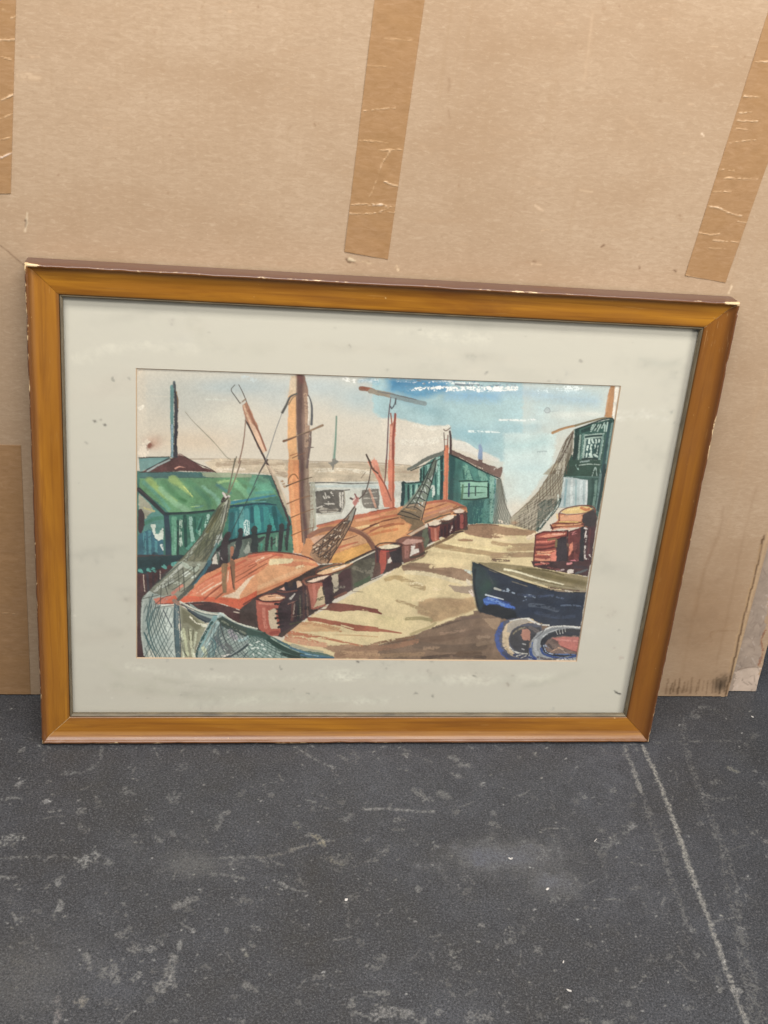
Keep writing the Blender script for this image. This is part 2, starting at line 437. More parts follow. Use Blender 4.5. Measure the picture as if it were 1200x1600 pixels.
    # gable
    poly('E', "95 285 330 520 330 930 90 940", (84,138,130), var=.2); poly('E', "98 300 170 370 240 460 160 540 100 560", (158,156,136), var=.2, rough=3); line('E', "150 440 240 470", (176,170,120), 20, dry=.4)
    line('E', "150 590 240 545 330 530", (66,126,104), 40, a=.9); poly('E', "92 690 200 640 330 750 330 935 90 945", (50,100,116), var=.25, rough=3)
    for d in ["150 680 160 900", "200 660 205 880", "260 760 265 930"]:
        line('E', d, (74,138,146), 26, dry=.3, hair='v')
    poly('E', "212 600 250 596 252 680 280 690 318 630 330 640 326 730 280 750 245 705", (208,217,204), rough=3); line('E', "312 790 325 835", (206,216,210), 26, 10, dry=.15); line('E', "250 880 280 940", (26,52,66), 60, a=.8)
    poly('E', "92 455 125 450 152 500 152 600 130 670 108 682 90 640", (64,50,54), rough=2)
    line('E', "98 268 220 380 365 520", (44,48,54), 46, 34); line('E', "98 265 230 370", (92,80,76), 10, a=.5)
    # front boards
    poly('E', "390 512 600 492 800 478 1000 430 1000 745 800 850 480 915 390 935", (58,116,96), var=.25)
    for d, w, w1, c, dr in [("430 540 432 900", 48, 48, (96,156,128), .1), ("462 560 468 740 462 900", 18, 24, (22,58,52), .1), ("492 560 490 680 492 790", 22, 30, (178,200,184), .34), ("530 520 540 800", 34, 30, (22,70,62), .1),
                            ("585 530 590 640 606 745", 26, 34, (150,190,176), .15), ("575 610 612 745", 18, 26, (150,192,174), .28), ("622 530 632 690", 20, 12, (28,88,76), .1), ("650 660 680 540", 36, 26, (70,136,118), .1), ("668 690 672 640", 20, 20, (140,184,164), .36),
                            ("700 520 660 640", 16, 24, (34,88,78), .15), ("720 620 752 512", 20, 30, (158,194,180), .32), ("560 820 620 760", 40, 30, (80,150,130), .2), ("440 640 436 860", 20, 14, (120,176,150), .35)]:
        line('E', d, c, w, w1, dry=dr, hair='v', rough=2)
    line('E', "355 505 372 700 378 930", (36,60,74), 46, 60); line('E', "352 496 500 492 650 482 800 462", (26,46,50), 32, 24); line('E', "400 505 600 492 780 475", (60,98,82), 10, a=.6)
    poly('E', "940 450 1200 405 1380 420 1400 640 1200 690 940 745", (38,116,120), var=.25)
    for d, w, c, dr in [("1060 450 1066 690", 46, (92,158,156), .1), ("1112 470 1112 690", 56, (74,146,148), 0), ("1112 575 1112 690", 54, (202,220,214), .36), ("975 500 955 720", 46, (36,92,98), 0), ("1190 450 1190 640", 50, (30,98,104), .1), ("1016 480 1010 720", 20, (70,140,140), .2)]:
        line('E', d, c, w, dry=dr, hair='v', rough=2)
    poly('F', "-10 430 250 424 330 560 372 610 370 650 0 700", (34,116,120), var=.25)
    for d, w, c, dr in [("60 440 80 640", 56, (62,156,150), 0), ("150 450 160 640", 56, (44,136,134), 0), ("20 440 20 570", 36, (22,82,92), .1), ("225 440 250 640", 44, (14,88,92), 0), ("190 500 230 650", 30, (54,150,142), .2), ("110 450 116 560", 30, (30,104,112), .1), ("300 540 330 640", 40, (26,104,100), 0)]:
        line('F', d, c, w, dry=dr, hair='v', rough=2)
    # under the wharf on the left
    poly('P', "213 866 330 868 345 850 392 838 452 830 456 868 440 864 400 866 360 880 300 910 240 940 250 1034 213 1034", (66, 56, 58), var=.3, rough=3)
    poly('F', "-10 705 370 655 402 780 402 862 -10 866", (78,128,106), var=.25)
    poly('E', "820 850 990 750 1200 690 1200 870 1000 930 1000 965 820 965", (96,110,100), var=.3)
    line('E', "835 836 920 770 1010 738 1200 695", (34,38,42), 34, 30); line('F', "-10 700 120 680 260 660 370 640", (36,44,50), 20, 14)
    for d, w in [("45 625 40 720 10 840", 44), ("185 615 165 720 155 830", 46), ("298 610 290 720 280 840", 52), ("362 600 350 720 345 830", 34), ("80 740 130 715", 30), ("205 720 205 830", 24)]:
        line('F', d, (50,54,56), w, w * .7, rough=3)
    for d in ["30 790 100 750 130 720", "200 750 250 725", "200 790 240 760", "330 700 335 800"]:
        line('F', d, (54,62,60), 16, dry=.2)
    line('F', "250 700 250 800", (130,160,140), 16, dry=.3); line('F', "110 780 100 850", (70,150,130), 20, dry=.2)
    line('E', "935 690 900 800 895 965", (58,48,52), 56, 90, rough=4); poly('E', "795 905 825 868 835 965 790 965", (212,204,190)); line('E', "850 860 880 930", (160,150,150), 12, dry=.3); line('E', "870 840 860 930", (40,40,44), 10)
    line('E', "975 815 970 965", (172,112,82), 34, 30); line('E', "1000 790 1020 820", (170,160,140), 14); line('E', "1055 650 1040 760 1000 910", (50,52,56), 46, 60, rough=4); poly('E', "1080 845 1130 755 1145 855 1100 870", (156,164,152)); line('E', "1180 640 1190 860", (46,56,56), 60, rough=4)
    poly('I', "80 -60 480 -70 440 20 300 110 190 268 132 318 120 600 155 885 80 892", (76,46,48), var=.3)
    poly('I', "80 -60 560 -80 440 -10 310 50 160 96 80 92", (24,54,58), var=.3, rough=4)
    for d in ["110 66 128 80", "235 55 250 75", "330 28 350 42", "420 10 470 -10", "190 60 205 72"]:
        line('I', d, (84,156,146), 40, 26, dry=.2)
    for d, w, c in [("178 100 185 180 190 262", 24, (58,52,62)), ("235 85 235 230", 22, (58,42,48)), ("280 90 290 150", 14, (56,40,46)), ("130 110 126 250", 30, (86,52,54))]:
        line('I', d, c, w)
    line('I', "142 110 146 180 155 262", (206,184,168), 8, dry=.25); line('I', "300 72 298 150", (176,158,148), 10, dry=.3)

def paint_left_rigging():
    line('A', "412 205 408 420 412 640 412 860", (92,132,130), 36, 26, rough=2); line('A', "430 160 432 205", (84,96,100), 22, 30)
    poly('A', "432 172 446 190 448 245 466 300 468 420 466 580 460 700 460 868 422 872 426 640 430 500 428 330", (48,47,54), rough=2)
    line('A', "452 250 464 330 466 400", (128,96,56), 9, 6, dry=.1); line('A', "410 560 412 860", (150,170,190), 10, dry=.25)
    blob('A', "230 730", 80, 70, (196,152,128), .65); poly('A', "166 745 190 718 215 722 236 752 205 792 172 780", (132,84,66), soft=4, rough=4); line('A', "185 790 180 820", (140,110,90), 8, dry=.2)
    poly('A', "80 40 150 40 100 84 82 108", (224,210,190)); poly('A', "92 402 150 362 156 388 100 436", (226,218,202)); poly('A', "92 800 165 690 215 722 172 752 168 800 205 800 160 860 92 862", (222,209,190), rough=3)
    line('A', "535 440 600 520 680 600 790 710 860 790 915 856 960 886", (146,140,120), 6, 11, a=.85)
    line('A', "1000 185 965 232 1000 290 1048 358", (94,90,82), 7, 11); line('A', "1036 185 1065 240 1096 312 1150 460", (98,86,76), 8, 12); line('A', "1060 350 1100 320", (140,120,100), 14, dry=.2)
    poly('A', "1068 375 1112 338 1160 450 1215 570 1215 780 1150 620 1088 470", (170,122,94), var=.3); line('A', "1085 380 1115 470 1180 620", (208,170,140), 18, dry=.15)
    poly('B', "0 535 50 575 110 690 160 805 110 830 40 690 0 610", (224,186,156), rough=1)
    line('B', "-10 425 40 540 90 640 152 802", (148,98,74), 20, 16); line('B', "-40 520 0 590 80 760 152 900", (70,56,52), 16, 20)
    line('F', "140 -20 190 90 240 215 300 380 340 490 376 595", (64,48,48), 20, 24, rough=2); poly('F', "160 40 215 60 300 260 380 420 400 560 360 500 300 360 230 190", (216,192,164), a=.7)
    line('F', "300 190 330 240", (170,140,110), 30, dry=.4)
    line('A', "1102 490 1090 640 1070 780 1035 920", (142,112,94), 10, 14); line('E', "1055 0 1040 50 1000 170 945 300", (128,106,88), 13, 10); line('A', "1015 860 985 960", (110,104,86), 10); line('E', "1000 -20 970 140 935 300", (104,100,82), 12, 14)
    line('B', "300 455 240 620 190 780 150 890", (132,134,134), 7, 10); line('F', "145 10 100 90 60 180 0 320", (60,80,78), 14, 7); line('E', "1190 240 1130 340 1090 420 1010 580 960 690", (44,66,70), 8, 9)
    line('F', "165 -10 120 60 90 110", (90,76,70), 18, 10)

def paint_masts():
    # main mast
    poly('B', "384 96 450 96 440 270 360 300 372 200", (206,184,156), soft=2); poly('B', "362 290 440 265 440 660 455 960 362 960 362 840 350 700 358 480", (226,172,116), var=.14)
    blob('B', "395 300", 50, 90, (214,180,140), .5)
    poly('B', "445 95 515 95 545 220 550 285 556 450 562 600 560 780 535 960 455 960 440 660 432 300", (140,112,96), var=.2, rough=2)
    line('B', "472 95 470 300 465 600 488 960", (96,72,66), 62, 50, soft=4); line('B', "520 280 535 480 530 760", (172,142,118), 34, dry=.25); line('B', "545 300 552 440 548 560", (222,214,200), 11)
    line('B', "455 95 490 150", (120,70,66), 40, a=.6, soft=6)
    poly('F', "362 -10 462 -10 472 400 482 600 512 830 482 868 414 862 396 640 372 400 356 150", (224,150,96), var=.16)
    line('F', "390 0 400 300 430 640 450 860", (232,168,112), 26, a=.7, dry=.15); line('F', "455 20 465 380", (206,128,80), 12, a=.7)
    poly('F', "462 -10 548 -10 556 200 590 300 602 620 584 860 512 868 482 600 472 300", (150,128,108), var=.25); line('F', "490 -10 492 350 520 640 540 850", (98,70,64), 50, 40, soft=4, rough=3); line('F', "580 250 585 450 575 640", (176,172,154), 34, dry=.25, hair='v'); line('F', "470 120 478 480 495 760", (116,80,64), 14)
    line('B', "305 445 345 370 378 300 440 268", (86,84,80), 26, 16); line('B', "365 370 400 310 438 285", (96,86,78), 8)
    line('B', "550 284 572 340 582 420 578 555", (92,92,94), 10, 26); line('B', "572 620 566 740 548 860 536 960", (112,92,86), 18, 24, dry=.08); line('B', "550 775 596 772", (112,96,88), 22, 8)
    line('B', "318 714 380 692 440 668", (114,82,58), 26, 14); line('B', "440 665 560 618 682 565", (150,124,98), 12, 24); line('B', "460 660 560 625", (92,66,54), 10)
    line('B', "380 850 440 828", (176,112,70), 11, 8); line('B', "400 872 450 850 515 826", (120,80,60), 9)
    line('F', "345 236 400 212 470 186 580 152", (84,64,42), 16, 9); line('F', "350 402 400 380 470 352 565 325", (134,90,54), 13, 8); line('F', "385 532 440 508 500 484 595 450", (120,82,48), 13, 8); line('F', "392 698 460 668 520 646 600 622", (134,84,48), 12, 7)
    line('F', "358 212 368 160 400 126 430 132 452 165", (136,94,54), 11)
    poly('F', "478 858 540 800 590 790 605 830 592 905 540 884", (84,64,64), rough=3)
    # thin poles
    line('B', "812 482 804 700 788 900", (124,152,136), 14, 24); line('B', "784 640 776 880", (176,180,168), 8, a=.5); line('F', "784 -10 782 40 778 80", (126,124,116), 28, 10)
    poly('B', "738 915 780 905 800 878 832 908 815 925 770 950", (126,124,116), rough=3)
    line('B', "1040 218 1120 230 1205 268", (140,98,76), 44, 40, rough=2); line('C', "-10 245 80 262 200 288", (144,134,118), 44, 50, rough=2); line('C', "200 288 340 325 500 362", (132,148,150), 50, 44, rough=2); line('C', "60 250 200 275 420 325", (104,108,108), 10, dry=.2); line('B', "1050 212 1110 222", (150,84,60), 26, a=.7)
    line('C', "182 305 172 380 160 500 148 780 136 960", (106,80,86), 9, 16); line('C', "180 390 190 408 215 372 230 320", (82,84,92), 12); line('C', "228 312 228 370", (86,84,88), 9)
    poly('C', "172 560 200 540 235 456 222 700 216 965 158 965 166 700", (208,138,112), var=.15); line('C', "222 458 218 540 204 700 204 965", (150,74,60), 20, 22); line('C', "180 455 186 500 192 560", (158,92,72), 14); line('C', "185 580 178 960", (224,162,138), 14, dry=.2)
    poly('G', "154 -10 216 -10 216 480 200 512 178 508 160 300", (216,128,98), var=.15); line('G', "206 -10 204 200 204 490", (170,88,62), 16); line('G', "140 -10 132 120 122 215", (126,82,70), 16, 12)
    poly('C', "-10 960 25 868 74 965", (212,136,108)); poly('G', "-40 0 48 0 100 150 150 280 192 380 192 438 118 432 60 180", (216,130,100), var=.15); line('G', "-10 10 60 120 130 232 186 372", (146,80,60), 15, 13); line('C', "-20 900 20 960", (150,90,70), 14)
    line('B', "1092 840 1120 900 1150 965", (72,56,50), 16, 22); poly('B', "1140 925 1165 868 1205 965 1150 965", (214,156,130)); poly('F', "1140 -10 1190 -10 1205 30 1205 190", (214,142,118)); line('F', "1118 -10 1150 70 1200 115", (92,70,58), 16)
    line('G', "-20 260 40 430", (220,160,130), 20, a=.6)

def paint_mid_house():
    poly('G', "280 205 450 195 452 70 600 -40 690 -70 692 370 500 392 280 432", (84,134,124), var=.25)
    poly('G', "715 -70 760 -90 880 0 1100 120 1172 168 1195 592 900 592 880 425 740 372 712 362", (72,126,116), var=.28, rough=2)
    line('G', "755 -60 758 150 745 350", (38,78,78), 70, 60, rough=4, soft=3); line('G', "830 20 800 160 800 380", (56,104,98), 50, soft=4, rough=4)
    for d, c, w in [("900 100 960 300 920 560", (56,104,100), 60), ("1000 390 980 560", (40,88,88), 110), ("920 420 940 560", (48,92,92), 70), ("1130 150 1128 560", (126,168,154), 44), ("1182 180 1185 590", (160,182,166), 26), ("1030 100 1060 180", (110,160,144), 60), ("880 60 920 170", (110,160,142), 50), ("1090 380 1080 560", (84,138,130), 50), ("860 80 870 180", (40,90,80), 14), ("1160 180 1162 590", (110,140,150), 10)]:
        line('G', d, c, w, dry=.3, hair='v', rough=4)
    poly('G', "832 200 1090 190 1095 340 852 362", (142,188,166), var=.15)
    for d, c, w in [("825 190 920 184 1000 194 1092 192", (36,66,58), 14), ("842 246 960 238 1088 244", (48,86,70), 10), ("860 304 960 300 1064 296", (58,92,74), 9), ("840 358 960 362 1095 344", (38,70,58), 14), ("916 212 912 330", (44,56,92), 17), ("976 244 976 322", (62,84,78), 14), ("1096 212 1094 338", (20,48,42), 18), ("858 225 848 350", (84,122,92), 18)]:
        line('G', d, c, w, rough=1.5)
    for d, c, w in [("300 205 296 320 286 430", (24,56,60), 36), ("290 205 380 206 475 194", (30,52,52), 18), ("345 228 350 405", (22,52,56), 20), ("392 230 388 320", (30,70,70), 24), ("372 230 374 390", (140,184,168), 14), ("425 222 415 300", (156,192,178), 16), ("632 -30 632 180 628 310", (146,196,182), 18), ("660 -60 660 200 655 370", (18,58,60), 30), ("600 130 605 360", (30,84,80), 14), ("492 60 490 170", (20,52,52), 16), ("465 80 462 200", (26,58,56), 18), ("560 250 580 240 582 330", (206,216,206), 24), ("530 40 540 100", (140,184,172), 30), ("615 -40 612 100", (170,200,190), 16), ("590 330 590 372", (40,90,84), 20), ("445 230 470 300", (30,60,60), 20)]:
        line('G', d, c, w, rough=2, dry=.08, hair='v')
    line('G', "345 78 420 40 520 -20 690 -85", (108,112,104), 30, 44, rough=2); line('G', "370 90 470 48 600 0 690 -45", (40,56,54), 12)
    poly('G', "750 -106 900 -42 1080 28 1188 62 1216 52 1232 62 1226 95 1210 165 1150 138 1000 68 880 0 750 -58", (120,95,86), var=.25, rough=2); line('G', "830 -30 960 40 1040 70", (196,180,160), 12, dry=.45); line('G', "750 -55 880 4 1000 72 1110 124 1205 166", (28,48,48), 16, 12); line('G', "1150 80 1170 62 1190 70", (206,196,184), 10, dry=.2); line('G', "760 -95 900 -32 1080 36", (92,66,62), 10, a=.7)
    poly('C', "1004 752 1020 740 1042 770 1042 890 1000 884", (132,152,182), rough=2); poly('C', "1002 884 1042 888 1040 958 1004 940", (112,88,82)); line('C', "1030 640 1032 742", (150,176,186), 6, a=.7)
    poly('C', "690 755 724 740 722 965 684 965", (212,128,92)); poly('G', "686 -150 724 -150 716 372 670 374 680 150", (212,126,90), var=.15); line('G', "712 -130 704 370", (180,96,66), 9, a=.7)
    line('C', "735 622 744 700 742 830", (72,52,52), 18, 26); line('C', "718 660 712 770", (130,80,66), 10); line('C', "680 635 684 720 686 800", (92,72,66), 9); line('C', "678 605 700 616 740 590", (112,88,78), 10); line('C', "680 700 716 696", (150,100,86), 6)

def paint_nets_right():
    poly('H', "36 170 74 168 100 330 132 440 170 520 185 602 0 592 0 540 20 330", (134,136,124), a=.75, var=.25)
    for q in ["36 170 78 170 180 590 0 590"]:
        net('H', q, 8, 8, (86,88,78), 5, .8, skew=.9)
    line('H', "74 165 98 330 130 440 176 540", (96,92,78), 6); line('H', "60 560 140 600", (214,200,182), 26, dry=.45); blob('H', "20 400", 20, 120, (110,150,146), .5)
    poly('D', "700 545 690 750 640 860 600 965 470 965 560 790 625 650", (132,124,104), a=.85, var=.3)
    poly('H', "470 125 600 0 692 0 660 130 642 340 604 440 440 640 400 662 176 612 160 545 250 460 420 290 520 130", (150,142,120), a=.85, var=.3, rough=2)
    net('H', "540 100 690 60 600 440 350 400", 9, 9, (84,66,46), 7, .85, skew=.8, jit=.3); net('H', "350 360 640 360 420 660 176 600", 10, 10, (76,62,48), 7, .85, skew=.8, jit=.35)
    net('D', "620 660 700 560 640 960 490 960", 6, 6, (80,64,50), 7, .85, skew=.7, jit=.3)
    net('H', "400 340 640 330 400 650 220 560", 8, 8, (196,186,166), 6, .75, skew=.6, jit=.4, dry=.15); net('D', "620 680 690 580 600 960 520 960", 5, 5, (200,196,180), 6, .6, skew=.6, jit=.4, dry=.2)
    poly('H', "430 380 640 340 600 440 450 640 400 660 420 520", (62,84,78), a=.65, dry=.3, rough=4); line('H', "640 330 600 440 500 560 420 650", (40,68,64), 26, dry=.25)
    line('H', "610 320 600 430 450 600", (206,212,200), 16, dry=.4); line('H', "590 440 500 540 440 620", (196,200,190), 10, dry=.3); line('H', "620 370 560 480 480 600", (60,90,84), 10, dry=.1)
    line('H', "160 540 250 462 345 380 440 270 520 140 600 0", (124,104,80), 7); line('D', "480 965 550 800 620 650 690 560", (112,92,72), 9)
    line('H', "180 612 280 640 400 660", (112,84,60), 10); blob('H', "200 580", 40, 24, (170,120,84), .6)
    line('D', "690 580 640 700 560 850", (84,68,56), 18, dry=.3)

def paint_right_hut():
    poly('D', "704 545 860 490 1058 440 1082 470 1050 700 1002 965 600 965 640 860 690 800", (52,88,80), var=.25)
    poly('H', "690 -30 1075 -30 1030 300 962 640 850 440 620 440 660 130", (54,88,80), var=.25)
    for d, c, w in [("730 560 722 720 690 860", (26,52,48), 44), ("660 800 640 960", (36,72,62), 60), ("760 600 745 780 735 930", (138,160,148), 16), ("790 590 775 760 760 900", (90,126,116), 22), ("1030 480 990 780 960 960", (40,72,76), 24), ("1062 490 1030 700 1004 900", (110,138,134), 26), ("1080 470 1010 900", (70,96,98), 12), ("780 560 900 520 1040 470", (30,60,56), 34)]:
        line('D', d, c, w, dry=.12, hair='v', rough=2)
    for d in ["860 560 900 500", "890 560 930 500", "920 560 950 500", "960 530 985 485", "1000 560 1015 480", "985 560 990 500", "860 540 880 500"]:
        line('D', d, (164,188,178), 13, dry=.25)
    poly('D', "800 596 985 575 942 868 768 892", (150,172,162), var=.25, rough=3); poly('D', "815 640 960 615 930 830 792 822", (46,80,78), var=.25, rough=3)
    for d, w in [("845 640 842 672", 20), ("870 640 880 668", 18), ("905 640 905 670", 20), ("935 632 932 660", 16), ("830 700 822 742", 18), ("862 690 856 730", 18), ("900 690 896 720", 14), ("860 745 858 765", 14), ("820 770 816 800", 14), ("850 775 866 806 840 810", 24), ("890 780 915 800", 22), ("925 700 915 770", 10)]:
        line('D', d, (182,202,192), w, dry=.12, rough=2)
    line('D', "810 615 870 606 970 600", (34,62,58), 22); line('D', "780 826 850 818 925 826", (28,52,48), 28, 20); poly('D', "765 860 850 832 935 862 900 880 800 884", (146,156,150), rough=2); line('D', "770 890 860 886 950 880", (38,66,60), 16); line('D', "975 590 950 730 925 860", (110,144,136), 12)
    line('D', "830 900 830 960", (28,56,50), 16); line('D', "880 880 890 950", (110,140,130), 8); line('D', "930 880 950 950", (130,156,146), 10, dry=.2)
    line('D', "500 575 600 535 715 508", (172,132,90), 30, 22); line('D', "500 570 600 528 720 500", (120,92,60), 6, a=.7); line('D', "715 508 850 468 960 440 1060 428", (124,112,86), 24, 16); line('D', "720 545 850 495 960 455 1050 440 1078 468", (28,48,46), 18, 12)
    poly('D', "1045 130 1086 130 1076 270 1060 390 1050 432 985 424 1000 340 1015 230", (178,130,86), var=.16); line('D', "1020 240 1000 380", (200,160,120), 12, a=.6)
    poly('D', "1086 130 1146 134 1120 300 1096 460 1062 425 1074 270", (229,222,208)); line('D', "1120 240 1095 400", (206,190,168), 20, dry=.3)
    # lower storey with the pale door
    poly('H', "690 -10 1010 -10 992 142 700 142 672 110", (44,72,60), var=.25, rough=3); line('H', "810 40 900 30 1000 35", (150,168,158), 10, dry=.2); line('H', "820 10 900 0", (130,150,145), 16, dry=.2); line('H', "930 140 960 60 975 140", (150,172,164), 8, dry=.2); line('H', "780 40 800 80", (130,160,150), 14, dry=.4); line('H', "690 148 830 148 995 152", (84,116,108), 9)
    poly('H', "662 150 760 158 893 180 888 420 760 430 618 442 640 320", (180,194,194), var=.16, rough=2)
    for d, c, w in [("690 180 670 420", (140,170,176), 22), ("740 180 735 400", (206,214,212), 26), ("780 180 775 420", (152,178,180), 18), ("830 190 825 415", (196,208,208), 34), ("880 190 872 410", (208,214,212), 18), ("850 190 850 400", (160,180,182), 10), ("670 160 640 330", (206,216,212), 14)]:
        line('H', d, c, w, dry=.22, hair='v')
    line('H', "905 175 905 300 895 425", (60,88,82), 34, dry=.05); line('H', "935 175 935 300 915 430", (46,74,68), 24); line('H', "968 190 960 300 940 440", (104,134,124), 26, dry=.15); line('H', "1010 130 985 380 960 480", (100,128,126), 30, dry=.15); line('H', "1048 40 1010 290 980 460", (38,58,60), 30, 22)

def paint_deck():
    random.seed(31)
    poly('P', "744 818 800 820 838 832 890 850 910 900 903 960 903 1038 430 1038 436 1005 482 965 592 905 660 860 700 832", (222,202,156), var=.12)
    blob('K', "200 260", 300, 170, (220,203,152), .5); blob('J', "1100 250", 150, 120, (224,206,158), .6); blob('K', "180 560", 300, 90, (226,208,156), .6)
    poly('G', "905 600 1010 590 1190 602 1205 740 1040 720 900 695 860 660", (148,116,90), var=.25, rough=3); poly('H', "-10 602 200 630 395 655 400 705 200 700 0 720", (160,128,98), var=.22, rough=3)
    line('G', "930 600 1100 596 1190 605", (110,72,60), 10, dry=.2)
    for d, c, w, dr in [("850 685 1000 722 1200 765", (224,204,156), 20, .15), ("730 755 900 770 1200 850", (218,198,150), 40, .1), ("640 795 850 830 1200 890", (176,150,110), 60, .1), ("540 862 700 880 900 900 1200 940", (212,192,148), 60, .1), ("560 840 760 855 1000 885 1200 900", (222,204,158), 16, .2), ("680 770 900 810 1150 835", (228,210,160), 14, .2), ("820 740 940 745", (156,124,92), 26, .1), ("600 800 760 810", (164,136,96), 30, .2)]:
        line('G', d, c, w, dry=dr, hair='h', rough=3)
    for d, c, w, dr in [("0 730 150 745 220 725", (222,200,160), 24, .2), ("0 690 120 705 210 715", (216,190,150), 20, .4), ("0 765 150 790 370 785", (176,148,110), 40, .1), ("0 820 130 830 160 810", (218,200,150), 50, .1), ("150 830 370 820", (180,152,112), 50, .15), ("0 890 200 880 370 880", (166,138,104), 60, .15), ("0 930 150 935", (120,96,78), 30, .3), ("340 720 380 700", (226,206,176), 50, .3)]:
        line('H', d, c, w, dry=dr, hair='h', rough=3)
    poly('K', "280 30 360 -10 520 0 750 30 880 55 945 120 942 160 860 165 750 150 640 110 540 90 430 75 300 72", (152,124,98), var=.2, rough=3)
    for d, c, w, dr in [("300 20 420 40 560 60 740 90", (140,110,86), 30, .3), ("330 85 480 95 640 125 800 170 930 205", (220,204,166), 44, .12), ("880 60 930 90", (200,206,196), 30, .2), ("900 160 930 210", (210,196,172), 30, .2), ("560 30 760 20 900 45", (214,192,148), 40, .2)]:
        line('K', d, c, w, dry=dr, hair='h', rough=4)
    poly('K', "720 205 860 215 955 212 960 290 870 292 780 262", (162,142,120), rough=4); line('K', "640 265 780 290 930 305", (216,196,150), 44, dry=.1); line('K', "930 260 960 300", (214,196,180), 40, dry=.3)
    poly('K', "440 360 560 322 700 318 850 330 955 318 985 420 900 465 830 485 640 545 560 560 540 500 430 470", (182,152,112), var=.2, rough=5, soft=3); blob('K', "760 380", 140, 40, (166,134,100), .6); blob('K', "640 400", 130, 50, (188,160,118), .5)
    for d, c, w, dr in [("140 150 230 130 300 150", (186,160,110), 50, .3), ("300 150 380 190 480 230", (180,156,112), 60, .35), ("240 350 330 375 440 420", (176,152,110), 30, .3), ("330 520 450 515 560 532", (170,156,110), 40, .1), ("370 190 430 186 480 200", (232,216,176), 24, .45), ("590 240 650 240", (228,206,170), 20, .45), ("400 340 480 345", (226,204,160), 30, .45), ("440 430 520 460", (188,160,118), 40, .3), ("60 500 200 520", (216,200,150), 40, .3)]:
        line('K', d, c, w, dry=dr, hair='h', rough=4)
    poly('L', "60 440 300 440 700 560 1080 580 1030 920 60 920", (132, 108, 88), var=.15, rough=3)
    poly('K', "-40 790 120 745 250 705 400 672 500 625 600 590 720 545 830 500 950 478 1005 450 1040 480 1150 600 1205 640 1205 905 -40 905", (130,106,86), var=.18, rough=4, soft=2)
    for d, c, w, dr in [("580 610 740 560 930 505", (100,80,66), 26, .15), ("470 720 700 700 1000 640", (120,96,78), 70, .2), ("420 760 700 800 1050 780", (112,92,76), 90, .1), ("480 890 700 868 900 870 1060 880", (92,74,62), 40, .15), ("-20 810 200 780 420 730", (150,112,86), 60, .15), ("0 760 200 720 400 690", (130,98,72), 26, .2), ("0 870 240 860 480 850", (150,122,94), 50, .15), ("160 750 300 725 400 710", (108,80,62), 16, .2), ("820 850 1010 850", (104,82,64), 60, .2), ("640 660 860 630", (150,122,100), 26, .3), ("1000 690 1100 690", (150,126,104), 30, .3), ("500 800 620 790", (146,120,96), 40, .3), ("850 520 1000 500", (120,96,84), 40, .2), ("1000 760 1100 740 1200 730", (140,116,94), 50, .2)]:
        line('K', d, c, w, dry=dr, hair='h', rough=4)
    line('K', "370 665 450 632 560 590 600 560", (164,148,104), 30, a=.7); poly('K', "1040 515 1210 515 1200 620 1140 615", (158,132,106), rough=3)
    poly('J', "690 770 900 762 1050 772 1205 742 1205 895 780 895 800 840 690 800", (164,130,100), var=.2, rough=5)
    line('J', "820 860 1000 800 1200 790", (146,112,86), 60, dry=.3); line('J', "850 830 1100 850 1200 860", (176,142,108), 40, dry=.4)
    poly('J', "410 560 560 545 700 570 850 600 840 640 700 640 500 640 380 640", (206,164,118), a=.85, rough=5); line('J', "480 560 680 580 850 630", (186,140,100), 40, dry=.45)
    # barrel shadows
    poly('J', "740 368 850 372 1000 392 1200 428 1205 472 1100 450 1000 442 850 455 760 445 715 430", (128,72,56), var=.22); line('J', "1060 435 1140 445", (196,160,120), 12, dry=.3); line('K', "-10 440 40 450 90 472", (128,68,54), 46, 20)
    poly('J', "535 500 640 508 800 540 960 570 1205 598 1205 642 980 634 860 590 760 575 640 548 545 540", (160,92,68), var=.2); line('K', "-10 620 130 632 280 655", (166,102,76), 46, 14); line('J', "860 580 970 612", (226,204,160), 12)
    line('J', "300 665 500 668 700 700 860 735 1050 775", (178,118,84), 40, 20, dry=.32, hair='h'); line('J', "300 640 420 650 560 690", (182,116,84), 30, dry=.2); line('J', "350 710 520 745 700 765", (206,156,122), 60, dry=.15); line('J', "780 670 1000 675 1200 690", (190,146,106), 8, dry=.2); line('J', "340 690 480 700 640 740", (190,128,96), 26, dry=.35)
    line('J', "960 262 1060 268", (110,96,74), 6); line('J', "580 490 660 420 720 400", (206,180,140), 16, dry=.2)

